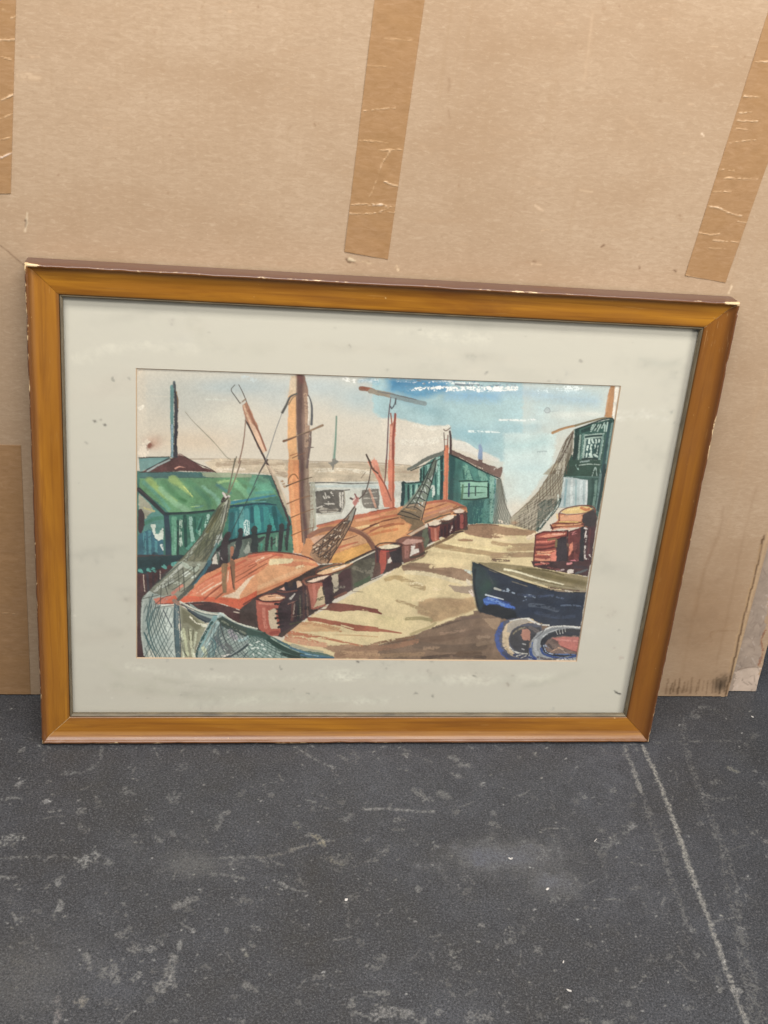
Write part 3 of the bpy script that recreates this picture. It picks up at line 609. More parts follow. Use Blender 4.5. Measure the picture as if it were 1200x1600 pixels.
def paint_barges():
    # far barge
    poly('P', "478 842 498 823 522 814 590 800 617 793 663 783 700 781 728 792 730 800 664 818 660 832 625 845 590 860 568 868 545 880 505 880 470 866", (206,142,92), var=.18)
    line('F', "640 612 780 576 900 555 1000 525 1205 478", (194,112,80), 34, 46, rough=3); line('G', "-10 492 100 468 225 445", (194,106,72), 36, 24); line('G', "500 400 620 378 720 376 800 400 880 440", (176,98,70), 26)
    line('F', "640 600 780 568", (150,96,72), 10); line('G', "0 480 110 455 220 436", (130,66,46), 9)
    poly('F', "780 880 950 815 1110 768 1180 800 1000 905 900 960 770 955", (220,164,86), var=.2); poly('G', "-10 650 170 610 350 590 342 662 240 740 30 800 -10 720", (222,164,104), var=.16); line('G', "0 690 120 660 240 640", (204,128,76), 30, dry=.2)
    poly('F', "560 720 680 690 800 690 700 760 620 800", (222,178,148), a=.9); line('F', "960 640 1100 610 1200 600", (232,196,140), 26, dry=.1); line('F', "1000 560 1100 540 1200 520", (226,164,120), 26)
    poly('F', "870 720 1000 690 1060 700 1120 760 960 800 850 840", (218,166,118), a=.9)
    line('F', "840 812 920 785 1010 760", (192,112,78), 26, 14); line('F', "876 742 940 722 1005 698", (124,70,50), 13, 8); line('F', "1048 655 1120 620 1205 580", (110,62,46), 16); line('F', "1080 690 1200 630", (190,116,80), 16)
    line('F', "560 704 640 660 740 635 830 635 900 650", (154,104,80), 50, 40); line('F', "915 630 1000 655 1080 700 1130 760 1165 820", (134,88,68), 52, 46, rough=2); line('F', "930 622 1020 645 1100 695 1150 760", (166,120,92), 10, dry=.2)
    for d, c, w in [("-10 606 80 570 250 532", (112,60,38), 14), ("-10 560 100 532 240 506", (190,108,70), 24), ("-10 655 80 618 210 585", (160,90,60), 11), ("0 590 90 560", (216,150,100), 14), ("120 620 240 590 300 590", (180,110,66), 20), ("0 530 120 500", (226,148,104), 16)]:
        line('G', d, c, w, rough=1.5)
    poly('G', "250 520 360 520 480 560 495 592 430 640 345 662 380 600 330 570", (126,104,76), var=.25, rough=3)
    for d, c, w in [("500 460 600 430 700 395", (150,86,62), 14), ("500 500 640 460 750 420", (190,128,98), 26), ("490 545 620 500 740 465", (172,124,94), 32), ("560 410 700 388", (206,140,102), 16), ("740 450 800 420", (150,90,66), 14), ("500 565 600 540 650 510", (150,120,84), 20), ("750 470 850 430", (160,104,78), 30), ("640 480 760 440", (206,160,130), 14)]:
        line('G', d, c, w, dry=.1, rough=2)
    # near barge
    poly('P', "241 938 285 912 330 893 367 874 392 866 420 862 442 863 466 868 488 874 499 884 482 892 445 913 420 924 398 932 375 953 350 944 320 940 280 941", (214,136,94), var=.16)
    poly('J', "180 10 300 15 390 30 530 18 640 28 520 90 330 185 200 235 50 300 -100 340 -60 250 0 150", (224,164,116), var=.14); line('J', "-20 270 120 210 300 130 480 60", (232,184,138), 40, a=.7, dry=.1); line('J', "-40 320 120 255 330 170 560 70", (206,132,88), 26, dry=.15)
    poly('F', "185 920 290 915 400 912 420 930 380 960 180 975", (230,212,166), rough=3); line('J', "440 40 500 25", (236,206,160), 30, dry=.3); line('F', "420 930 520 935 600 950", (222,160,110), 26)
    poly('I', "245 330 330 312 420 300 550 304 720 310 870 322 1035 338 1120 300 1210 250 1205 330 1062 442 960 408 880 376 780 360 700 354 600 362 480 372 380 388 265 372", (214,98,60), var=.2, rough=2)
    poly('I', "560 290 700 200 880 100 1040 20 1200 -60 1200 100 1040 220 900 290 860 318 700 306", (218,130,94), a=.9)
    poly('I', "880 312 1000 268 1110 150 1205 85 1150 150 1060 290 1040 332", (234,208,178), rough=2); poly('I', "1045 300 1150 150 1210 110 1210 250 1120 300 1048 330", (222,156,110), a=.9)
    for d, c, w, dr in [("560 295 700 190 880 80 1100 -30", (206,104,72), 26, .05), ("610 260 740 170 900 100", (224,142,108), 20, .15), ("690 290 780 230 890 170", (234,200,170), 16, .1), ("715 335 790 270 885 195", (150,72,48), 16, .05), ("760 310 840 260", (226,150,110), 16, .2), ("820 332 870 290 905 265", (146,90,60), 16, .05), ("1000 180 1100 120 1205 58", (130,76,52), 9, .05), ("1000 132 1100 80 1205 12", (140,82,56), 9, .05), ("640 280 800 180", (232,180,150), 8, .2), ("1000 80 1180 -20", (200,110,76), 12, .1)]:
        line('I', d, c, w, dry=dr)
    line('F', "-10 872 90 858 185 852 330 862 450 880 560 912 670 962", (112,56,42), 12, 18); line('F', "-10 895 100 878 200 872 300 884", (200,98,68), 30, dry=.05); line('F', "0 930 80 900 200 880", (226,140,104), 20, dry=.15); line('F', "60 940 130 905", (238,206,176), 14, dry=.2); line('F', "90 955 180 910 250 880", (176,90,62), 12); line('J', "-10 30 60 0", (150,80,56), 8); line('J', "-10 95 80 45 160 0", (130,76,52), 9); line('J', "-10 130 80 80", (206,120,84), 14)
    line('J', "-60 385 40 325 180 262 330 190 500 112 655 32", (122,54,38), 16, 12); line('J', "120 310 260 250 400 175 520 110 640 55", (146,80,54), 9); line('J', "340 220 480 150 600 90", (206,130,90), 14)
    line('I', "905 25 900 140 905 262", (140,112,80), 62, 40, dry=.12, hair='v', rough=3); line('I', "975 -10 985 120 992 245", (134,100,74), 50, 16, dry=.08, hair='v', rough=3); line('I', "940 70 930 180", (226,190,160), 12, dry=.15); line('I', "960 30 985 230", (92,62,48), 10)
    poly('I', "470 385 560 366 700 358 800 366 900 390 1055 442 1205 350 1205 625 1090 604 980 540 900 500 870 470 700 450 600 430", (76,48,48), var=.3, rough=2); line('I', "620 390 700 385", (130,80,70), 8, dry=.2); line('I', "830 385 940 408 1020 430", (92,44,40), 10, dry=.3)
    poly('I', "1080 425 1195 362 1205 610 1080 594", (30,34,42), rough=2); poly('J', "-10 395 50 350 66 470 68 610 -10 606", (30,34,42), rough=2); line('I', "990 455 1045 465", (196,180,164), 12, dry=.2); line('J', "50 350 62 480 70 600", (60,46,46), 12)

def paint_barrels():
    # ground between the barges and the deck
    poly('P', "374 952 400 931 445 912 482 891 500 882 545 880 590 858 640 838 690 812 730 800 731 828 700 832 660 856 640 872 590 903 545 922 482 963 440 996 415 990 395 984 380 990 374 975", (72, 58, 54), var=.35, rough=2)
    poly('F', "890 968 1000 905 1175 838 1210 800 1210 975 900 1000", (72,66,60), var=.3); poly('J', "650 40 780 0 960 -10 1200 -60 1200 60 1190 112 1000 232 960 245 900 120 700 90", (92,88,74), var=.3, rough=3)
    line('J', "1000 200 1090 160 1180 100", (76,92,66), 50, dry=.15); line('J', "980 40 1100 80 1180 60", (120,114,98), 40, dry=.3); line('F', "900 950 1000 905 1120 850 1180 830", (52,44,42), 14); line('F', "945 958 1040 910 1172 848", (218,210,192), 15, 11)
    poly('G', "485 640 520 620 545 740 500 850 380 930 300 960 470 760", (88,94,76), var=.3, rough=3); line('G', "500 830 600 780 740 715 850 640", (120,96,70), 30, dry=.15); line('G', "380 940 480 900 520 850", (130,112,84), 20, dry=.2)
    poly('G', "335 690 400 650 495 598 505 630 420 670 380 702", (198,172,146), rough=2); line('G', "335 690 420 640 495 598", (84,64,54), 9); line('G', "380 702 440 665 505 632", (90,66,56), 8); line('G', "300 740 240 760 240 740 330 710", (140,100,76), 14)
    # B2, B1 (near)
    poly('J', "285 250 420 200 530 190 540 490 450 560 290 655 270 560 258 430 280 360 160 290", (62,46,52), var=.4, rough=3)
    poly('J', "60 345 180 360 300 340 300 480 292 640 262 682 180 684 110 640 80 600 66 470", (176,92,74), var=.18)
    poly('J', "176 446 215 425 255 420 246 500 262 570 292 612 240 612 200 616 178 560", (206,186,158), rough=2); line('J', "130 430 135 520 150 600", (200,124,104), 34, dry=.15, hair='v'); line('J', "90 372 200 384 290 378", (206,130,106), 22, dry=.15); line('J', "200 655 262 645", (150,66,54), 40, dry=.05)
    poly('J', "285 360 340 330 420 290 530 240 542 490 450 560 290 655 276 560 255 470 260 420", (60,45,50), var=.35, rough=3)
    for d in ["250 430 290 430", "245 470 290 470", "245 515 300 510", "260 560 310 550", "270 600 310 590", "240 380 290 385"]:
        line('J', d, (48,38,42), 26, dry=.1, rough=3)
    poly('J', "82 325 160 296 262 292 332 318 285 344 190 352 120 350", (222,170,130), rough=1.5); line('J', "175 312 240 305", (112,60,46), 10, 6); line('J', "52 325 110 352 190 360 290 350 335 320", (84,40,40), 14); line('J', "80 325 150 292 250 285 330 312", (120,58,48), 9); line('J', "250 320 320 322", (240,206,176), 14, dry=.2)
    poly('J', "275 245 325 218 340 235 330 250", (228,174,152)); poly('J', "428 178 455 160 485 168 492 205 440 232", (228,188,158), rough=2); line('J', "340 190 350 240 420 240 420 185", (50,44,52), 40); line('J', "380 330 400 310 420 285", (196,190,182), 26, 12, dry=.12); line('J', "260 262 320 270 440 255", (110,66,58), 16)
    for d, c, w in [("400 380 400 470 395 530", (96,60,56), 26), ("420 380 410 470", (160,140,126), 10), ("360 380 440 350", (130,90,80), 10), ("440 360 460 420 450 520", (44,44,44), 30), ("400 500 500 480", (110,92,80), 8), ("500 200 506 350 505 520", (80,54,52), 20), ("530 250 540 380 545 490", (110,84,74), 14), ("470 300 475 500", (96,92,74), 10), ("380 570 480 545", (70,70,50), 16)]:
        line('J', d, c, w, dry=.12, hair='v', rough=2.5)
    poly('J', "520 190 600 180 690 180 712 290 722 392 610 432 562 425 555 330", (166,96,78), var=.18)
    poly('J', "640 250 665 215 700 222 706 300 712 378 640 402 600 410 630 340", (200,178,142), rough=3); line('J', "600 200 610 320 590 400", (186,112,94), 30, dry=.15, hair='v'); line('J', "640 340 690 320", (110,100,70), 34, dry=.3); line('J', "530 200 552 300 565 420", (90,54,50), 20)
    poly('J', "675 160 720 120 765 105 772 250 770 375 705 392 700 300", (60,40,46), var=.3, rough=2); line('J', "690 230 700 290", (54,44,46), 26, dry=.15)
    poly('J', "545 170 640 130 745 112 690 148 590 180", (228,202,178), rough=1.5); line('J', "488 178 530 140 610 118 700 105 765 108", (112,68,54), 22, 12); line('J', "520 188 600 182 690 160", (90,50,44), 12); line('J', "500 165 530 200 560 185", (140,90,74), 20, dry=.1); line('J', "640 430 720 430 760 400", (120,80,66), 14)
    poly('J', "768 112 830 100 836 180 832 240 792 275", (192,178,154), rough=3); poly('J', "828 108 880 60 945 42 962 150 960 250 850 310 780 345 770 300 840 250", (72,48,50), var=.3, rough=2); line('J', "800 320 900 275", (120,76,62), 30, dry=.1); line('J', "830 170 870 160", (60,44,46), 20, dry=.2); line('J', "800 230 880 220", (120,110,100), 30, dry=.35)
    poly('J', "620 100 690 65 780 35 965 -5 940 20 860 55 760 90 690 105", (224,182,138), rough=1.5); line('J', "622 70 628 106 700 108 780 88 880 52 965 5", (110,56,42), 10); line('J', "640 60 760 20 880 0", (150,96,70), 14, dry=.1); line('J', "780 60 900 20", (240,224,206), 12, dry=.2); line('J', "950 60 960 160 960 250", (84,72,64), 14)
    # middle barrels
    poly('G', "232 750 330 708 470 722 492 780 492 890 380 930 300 965 285 860", (124,80,68), var=.22, rough=2); line('G', "330 790 330 900", (160,108,96), 40, dry=.12, hair='v'); line('G', "450 770 470 870", (96,62,56), 40, dry=.1)
    poly('G', "288 770 340 728 480 738 475 762 400 772 320 785", (190,148,134), rough=2); poly('G', "372 790 412 778 402 828 446 820 442 858 400 872 362 896", (218,208,198), rough=1.5); line('G', "240 772 260 735 330 712 470 718 495 745", (112,76,64), 18, 12); line('G', "290 790 400 788 490 762", (110,66,56), 12); line('G', "370 905 440 890 495 860", (76,60,50), 26)
    poly('G', "36 800 160 830 285 795 284 965 36 965", (108,56,52), var=.25); line('G', "110 850 105 965", (180,82,64), 64, dry=.1, hair='v'); poly('G', "165 855 220 840 285 800 285 965 200 965 180 910", (50,40,44), rough=3, var=.3); poly('G', "150 925 178 902 190 940 172 965 148 965", (222,212,198), rough=2); line('G', "50 830 60 965", (70,46,52), 22)
    poly('G', "64 806 130 784 240 786 268 796 240 814 160 826 100 824", (226,212,182), rough=1.5); line('G', "34 805 80 775 170 766 262 774 284 798 220 822 140 836 60 824 36 808", (58,40,40), 13); line('G', "90 845 160 845", (196,70,60), 10)
    poly('K', "34 -5 115 -5 100 100 0 160 -5 100", (96,68,58), var=.3, rough=3); line('K', "110 -10 108 50 96 90", (178,80,64), 66, 20, dry=.08); poly('K', "150 -5 310 -5 250 40 130 92 140 40", (70,50,48), var=.3, rough=3); line('K', "120 110 180 85", (236,214,190), 18, 10); line('K', "0 150 60 125 110 100", (196,190,180), 10); line('K', "20 -5 0 120", (120,116,100), 26, dry=.2)
    # far barrels
    poly('G', "535 615 640 600 720 590 775 560 860 490 900 600 862 642 800 655 700 725 640 705 640 742 572 762 540 720", (84,46,46), var=.3, rough=2)
    poly('G', "535 615 600 625 640 605 630 700 640 740 575 760 545 700", (162,88,70), var=.2); line('G', "600 640 605 740", (190,120,100), 22, dry=.15, hair='v'); line('G', "545 640 550 720", (90,54,60), 18); line('G', "845 500 850 560 845 620", (150,76,70), 34, dry=.1, hair='v'); line('G', "880 490 890 600", (110,54,50), 12); line('G', "810 500 815 640", (70,40,46), 30)
    for d in ["690 620 690 700", "730 600 730 690", "660 650 660 700", "770 560 775 650"]:
        line('G', d, (58,36,42), 22, dry=.1)
    line('G', "760 610 752 650", (222,200,190), 10, dry=.2); line('G', "740 650 735 690", (200,170,160), 8, dry=.2); line('G', "750 680 860 660", (60,40,42), 16)
    poly('G', "532 582 600 550 660 552 650 592 600 604 545 602", (228,210,186), rough=1.5); line('G', "530 590 545 614 610 616 652 590", (90,50,46), 12); poly('G', "640 552 720 506 772 508 770 540 720 556 670 562", (226,208,184), rough=2); line('G', "500 580 580 545 650 520 740 495", (90,80,62), 14); line('G', "640 570 720 565 775 535", (84,50,46), 12); line('G', "650 555 690 560", (120,90,70), 16, dry=.2)
    poly('G', "764 470 830 444 872 462 862 484 790 490", (230,208,188), rough=1.5); line('G', "755 462 820 432 880 430", (120,90,66), 12); line('G', "770 490 840 496 880 478", (70,40,42), 12); line('G', "880 470 890 540 895 600", (84,48,48), 10)
    # stack at the right
    poly('H', "612 490 700 506 850 496 940 468 975 520 962 640 900 640 830 620 560 640 540 600 610 560", (186,116,80), var=.22)
    poly('H', "840 505 900 470 965 462 975 540 960 640 930 640 835 600", (60,50,52), var=.3, rough=2); poly('H', "628 510 720 512 830 500 838 530 820 565 720 562 632 560", (226,164,124), rough=2); line('H', "625 572 720 570 832 578", (232,200,112), 10, dry=.1)
    line('H', "560 590 640 582 740 592 830 575", (104,52,42), 14); line('H', "545 630 660 605 760 600 850 590", (120,58,48), 16); line('H', "600 605 720 600 820 590", (228,168,120), 12, dry=.1); line('H', "550 650 640 630 720 640", (230,176,150), 14, dry=.15); line('H', "540 600 560 640", (90,46,44), 16)
    poly('H', "632 478 700 444 820 424 900 430 935 448 880 482 780 494 690 498", (226,194,126), rough=1.5); line('H', "830 440 880 460 900 450", (196,120,70), 30, dry=.15); line('H', "700 460 800 450", (240,214,150), 16, dry=.15)
    line('H', "618 500 640 470 700 440 820 418 920 424 955 450 960 480", (112,62,44), 13); line('H', "625 490 690 500 790 498 880 482 940 452", (120,66,46), 9); line('H', "618 490 620 560", (120,60,50), 12); line('H', "600 500 604 540", (230,196,140), 16, dry=.2)
    poly('H', "402 695 480 662 600 655 698 662 704 965 378 965 388 800", (152,74,62), var=.25); poly('H', "700 662 800 630 852 612 852 965 704 965", (98,48,48), var=.28); poly('H', "850 622 968 612 945 780 922 970 850 970", (72,44,50), var=.3)
    poly('H', "590 735 640 712 696 690 704 965 585 965 590 860", (54,46,52), var=.35, rough=3); poly('H', "825 620 862 605 855 965 805 965 815 780", (42,40,46), var=.3, rough=3)
    poly('H', "430 712 500 690 580 674 676 676 672 692 600 708 500 720", (222,140,112), rough=1.5); line('H', "560 690 670 682", (236,180,156), 14, dry=.2)
    for d, c, w in [("400 695 470 668 560 662 700 655", (92,38,38), 16), ("410 740 480 730 590 716 690 700", (110,46,44), 14), ("415 760 520 756 590 740", (214,120,100), 14), ("405 790 500 788 590 770", (110,44,42), 20), ("400 830 480 826 590 806", (96,40,40), 22), ("410 852 500 856 580 840", (228,158,120), 14), ("400 880 500 876 580 860", (216,120,90), 20), ("400 920 480 930 580 920", (222,146,114), 26), ("520 740 590 735 590 800", (120,104,70), 20), ("420 870 560 880", (236,190,150), 8)]:
        line('H', d, c, w, dry=.1, rough=2)
    poly('H', "540 880 592 826 592 965 545 965", (226,132,110), rough=3); line('H', "400 700 390 830 380 965", (90,40,40), 14)
    poly('H', "715 785 748 764 752 830 730 870 710 890", (216,132,106), rough=2); line('H', "710 680 712 780", (120,60,56), 20, dry=.15); line('H', "700 660 702 965", (60,36,40), 12); line('H', "740 680 780 670", (180,110,110), 30, dry=.45); line('H', "770 780 780 960", (120,64,60), 40, dry=.3, hair='v'); line('H', "730 940 790 930", (206,120,130), 20, dry=.3)
    for d, w in [("862 630 885 634", 14), ("872 660 862 720", 14), ("880 700 870 760", 10), ("865 800 860 860", 16), ("862 880 864 915 895 915", 18), ("905 880 915 900", 8)]:
        line('H', d, (206,196,190), w, dry=.22, rough=2)
    line('H', "910 640 895 860", (92,50,52), 20, dry=.2)

def paint_front_boat():
    poly('L', "600 -20 1160 -20 1130 125 900 85 620 35", (72,50,52), var=.35); line('L', "640 10 760 0", (176,92,84), 20, dry=.15); line('L', "690 -10 740 10", (222,150,130), 12, dry=.2); poly('L', "935 70 955 52 995 62 990 90 940 98", (226,214,204), rough=2); line('L', "940 5 975 0", (216,140,140), 24, dry=.1); line('L', "840 70 900 60", (170,150,150), 20, dry=.3); line('L', "760 40 860 60", (120,70,70), 20, dry=.3); line('L', "1020 95 1120 60", (88,92,96), 26, dry=.2); line('L', "1010 30 1110 40", (64,52,58), 40, dry=.1)
    poly('L', "48 -12 130 10 230 70 420 135 560 180 700 232 900 265 1112 268 1090 420 1062 592 760 590 680 560 600 520 480 515 380 528 240 490 120 456 88 380 55 200 42 60", (40,50,68), var=.2)
    poly('L', "48 -12 130 10 180 60 220 200 180 330 140 400 100 420 60 220 42 60", (42,60,62), a=.85, var=.2, soft=6); blob('L', "200 200", 70, 70, (46,76,66), .8); blob('L', "150 260", 50, 60, (44,74,66), .6)
    poly('L', "118 455 150 392 240 385 330 405 450 445 470 515 380 526 240 488", (28,33,40), rough=4, soft=3); line('L', "70 60 62 200 95 400 125 455", (24,34,42), 26, soft=3)
    poly('L', "150 335 190 312 260 325 330 360 452 408 444 432 360 408 270 380 190 388 152 378", (58,98,178), rough=3, var=.3); line('L', "200 330 280 360 340 390", (110,146,206), 26, dry=.15); line('L', "160 360 240 372", (78,124,200), 20, a=.8); line('L', "300 340 400 375", (40,60,120), 12)
    line('L', "172 294 240 312 335 338", (198,208,216), 17, 10); line('L', "258 234 308 250", (190,192,184), 26, 20); line('L', "325 255 380 262 440 280", (150,166,186), 16, dry=.25); line('L', "375 240 400 270", (160,178,196), 20, dry=.2); line('L', "540 312 580 298 635 318", (176,194,212), 15, dry=.2); line('L', "520 350 550 340", (96,112,136), 16, dry=.25)
    line('L', "590 390 700 400 840 440", (74,84,100), 46, dry=.4, hair='h'); line('L', "880 395 980 392 1060 402", (84,98,120), 18, dry=.35); line('L', "480 290 640 310 800 300", (56,70,98), 26, dry=.3); line('L', "760 300 900 330", (74,88,112), 16, dry=.35); line('L', "640 460 800 500 1000 500", (52,64,86), 40, dry=.35, hair='h'); line('L', "200 120 240 190", (58,70,74), 20, dry=.4); line('L', "420 170 560 215", (110,104,96), 10, dry=.2)
    poly('L', "90 -12 300 -2 600 32 900 92 1132 128 1112 268 960 262 800 230 560 160 400 120 230 66", (146,132,98), var=.18, rough=2)
    line('L', "480 55 640 85 900 150 1100 190", (116,104,68), 60, 50, dry=.05, soft=4); line('L', "240 20 360 34 500 48", (150,134,96), 30, a=.6); line('L', "640 180 860 205 1090 250", (160,148,118), 34, dry=.12); line('L', "560 50 760 70 900 110", (98,88,56), 16, dry=.2); line('L', "620 150 800 190 1000 225", (130,118,84), 16)
    line('L', "348 56 440 72 560 108 700 150 900 198", (226,218,186), 20, 14, rough=1.5); line('L', "250 70 400 112 560 160 720 205", (206,192,152), 17, 10); line('L', "110 5 200 50 320 98 460 150 620 200 800 248 1100 278", (36,40,48), 16, 14); line('L', "780 245 900 262 1110 262", (150,130,110), 14, dry=.3); line('L', "760 225 900 245 1050 255", (92,62,60), 12, dry=.3); line('L', "920 255 990 270", (200,190,170), 16, dry=.35)

def paint_tyres():
    poly('L', "330 540 430 520 560 512 640 560 700 600 690 700 580 740 570 905 400 908 320 850 262 760 258 660 290 590", (86,88,104), var=.25, rough=3, sm=True)
    poly('L', "290 590 340 545 330 620 300 700 310 780 360 850 420 905 380 905 310 850 266 770 262 670", (60,82,144), var=.3, rough=3)
    poly('L', "330 640 370 570 450 528 560 516 640 560 560 560 470 590 410 640 385 720 400 790 440 850 380 830 330 760", (206,184,152), var=.18, rough=2, sm=True)
    poly('L', "380 570 450 528 560 516 600 545 520 565 440 610 400 650 370 640", (158,152,144), a=.85, rough=3, var=.2); line('L', "400 540 500 520 580 515", (206,206,198), 12, dry=.15)
    for d in ["290 640 325 650", "290 680 325 685", "296 720 330 722", "310 760 345 752", "330 795 365 780", "300 610 340 615"]:
        line('L', d, (62,66,100), 9, 5)
    poly('L', "400 680 430 620 500 590 580 590 640 600 690 610 680 700 585 740 575 860 500 840 430 800 400 740", (62,62,68), var=.3, rough=3, sm=True)
    poly('L', "512 622 560 612 592 640 585 722 525 720 505 670", (176,124,106), rough=3); line('L', "430 660 480 620 540 600", (130,120,100), 20, dry=.3); line('L', "520 755 545 760", (170,170,170), 14, dry=.15); line('L', "510 800 530 808", (160,160,164), 12, dry=.2); line('L', "590 600 660 640", (100,92,92), 40, dry=.25)
    for d, c, w in [("400 790 450 830 560 850", (206,204,196), 12), ("370 800 400 850 480 880", (170,150,120), 20), ("440 860 520 880 560 870", (60,66,92), 30), ("340 840 420 890 500 905", (62,70,100), 40), ("460 870 540 845", (190,186,178), 8), ("500 890 550 865", (180,176,170), 8)]:
        line('L', d, c, w, dry=.15, rough=2.5)
    line('L', "570 520 620 548 680 572 765 580", (220,216,208), 24, 14, rough=2); line('L', "640 560 650 580", (90,92,100), 10); line('L', "700 570 690 590", (90,92,100), 10)
    # second tyre
    poly('L', "570 905 582 800 600 720 660 650 760 600 900 590 1060 596 1030 910 760 912", (150,154,158), var=.22, rough=2)
    poly('L', "690 790 700 710 760 660 850 625 960 615 1055 630 1040 860 900 880 790 870 720 840", (40,44,56), var=.25, rough=2)
    poly('L', "720 800 740 730 800 690 900 680 1050 680 1030 850 900 850 780 850", (118,98,90), var=.35, rough=3)
    poly('L', "800 702 900 688 1050 692 1028 832 960 812 880 778", (190,114,104), var=.15, rough=2); line('L', "840 715 1040 730", (206,134,124), 20, dry=.2); line('L', "880 775 960 810 1025 830", (120,60,60), 8)
    for d, c, w in [("760 760 800 800", (80,70,70), 26), ("850 790 900 810", (206,160,130), 14), ("780 830 840 800", (190,150,120), 10), ("730 770 760 790", (150,160,180), 14), ("880 800 920 840", (160,140,130), 12), ("800 720 850 740", (100,80,76), 30)]:
        line('L', d, c, w, dry=.2, rough=2)
    for d, c, w in [("690 800 720 850 820 880 920 890 1020 865", (44,72,132), 26), ("715 770 740 830 800 850", (160,176,200), 10), ("820 850 1000 855", (80,110,160), 10), ("590 800 600 860 640 895", (46,76,140), 30), ("650 690 630 780 660 850", (178,182,186), 34), ("610 740 600 820", (80,104,156), 12), ("700 640 780 600 900 590 1050 600", (216,216,212), 18), ("690 700 760 650 840 625", (196,200,204), 12), ("720 620 690 660 640 700", (110,112,118), 16), ("850 640 950 625 1050 632", (44,46,52), 40), ("760 660 840 636", (60,64,72), 16), ("690 760 700 720 740 680", (30,34,44), 18)]:
        line('L', d, c, w, dry=.08, rough=2)
    for d in ["860 620 870 660", "890 615 895 655", "915 612 920 640", "830 630 845 665"]:
        line('L', d, (190,190,188), 7, dry=.1)
    line('L', "660 880 760 900 860 895", (96,88,92), 26, dry=.3); line('L', "840 908 930 900 1020 906", (222,216,206), 20, dry=.3); line('L', "900 890 920 915", (60,66,90), 8); line('L', "940 890 960 915", (60,66,90), 8); line('L', "980 885 1000 912", (60,66,90), 8); line('L', "580 880 640 900", (40,58,110), 26, dry=.2)

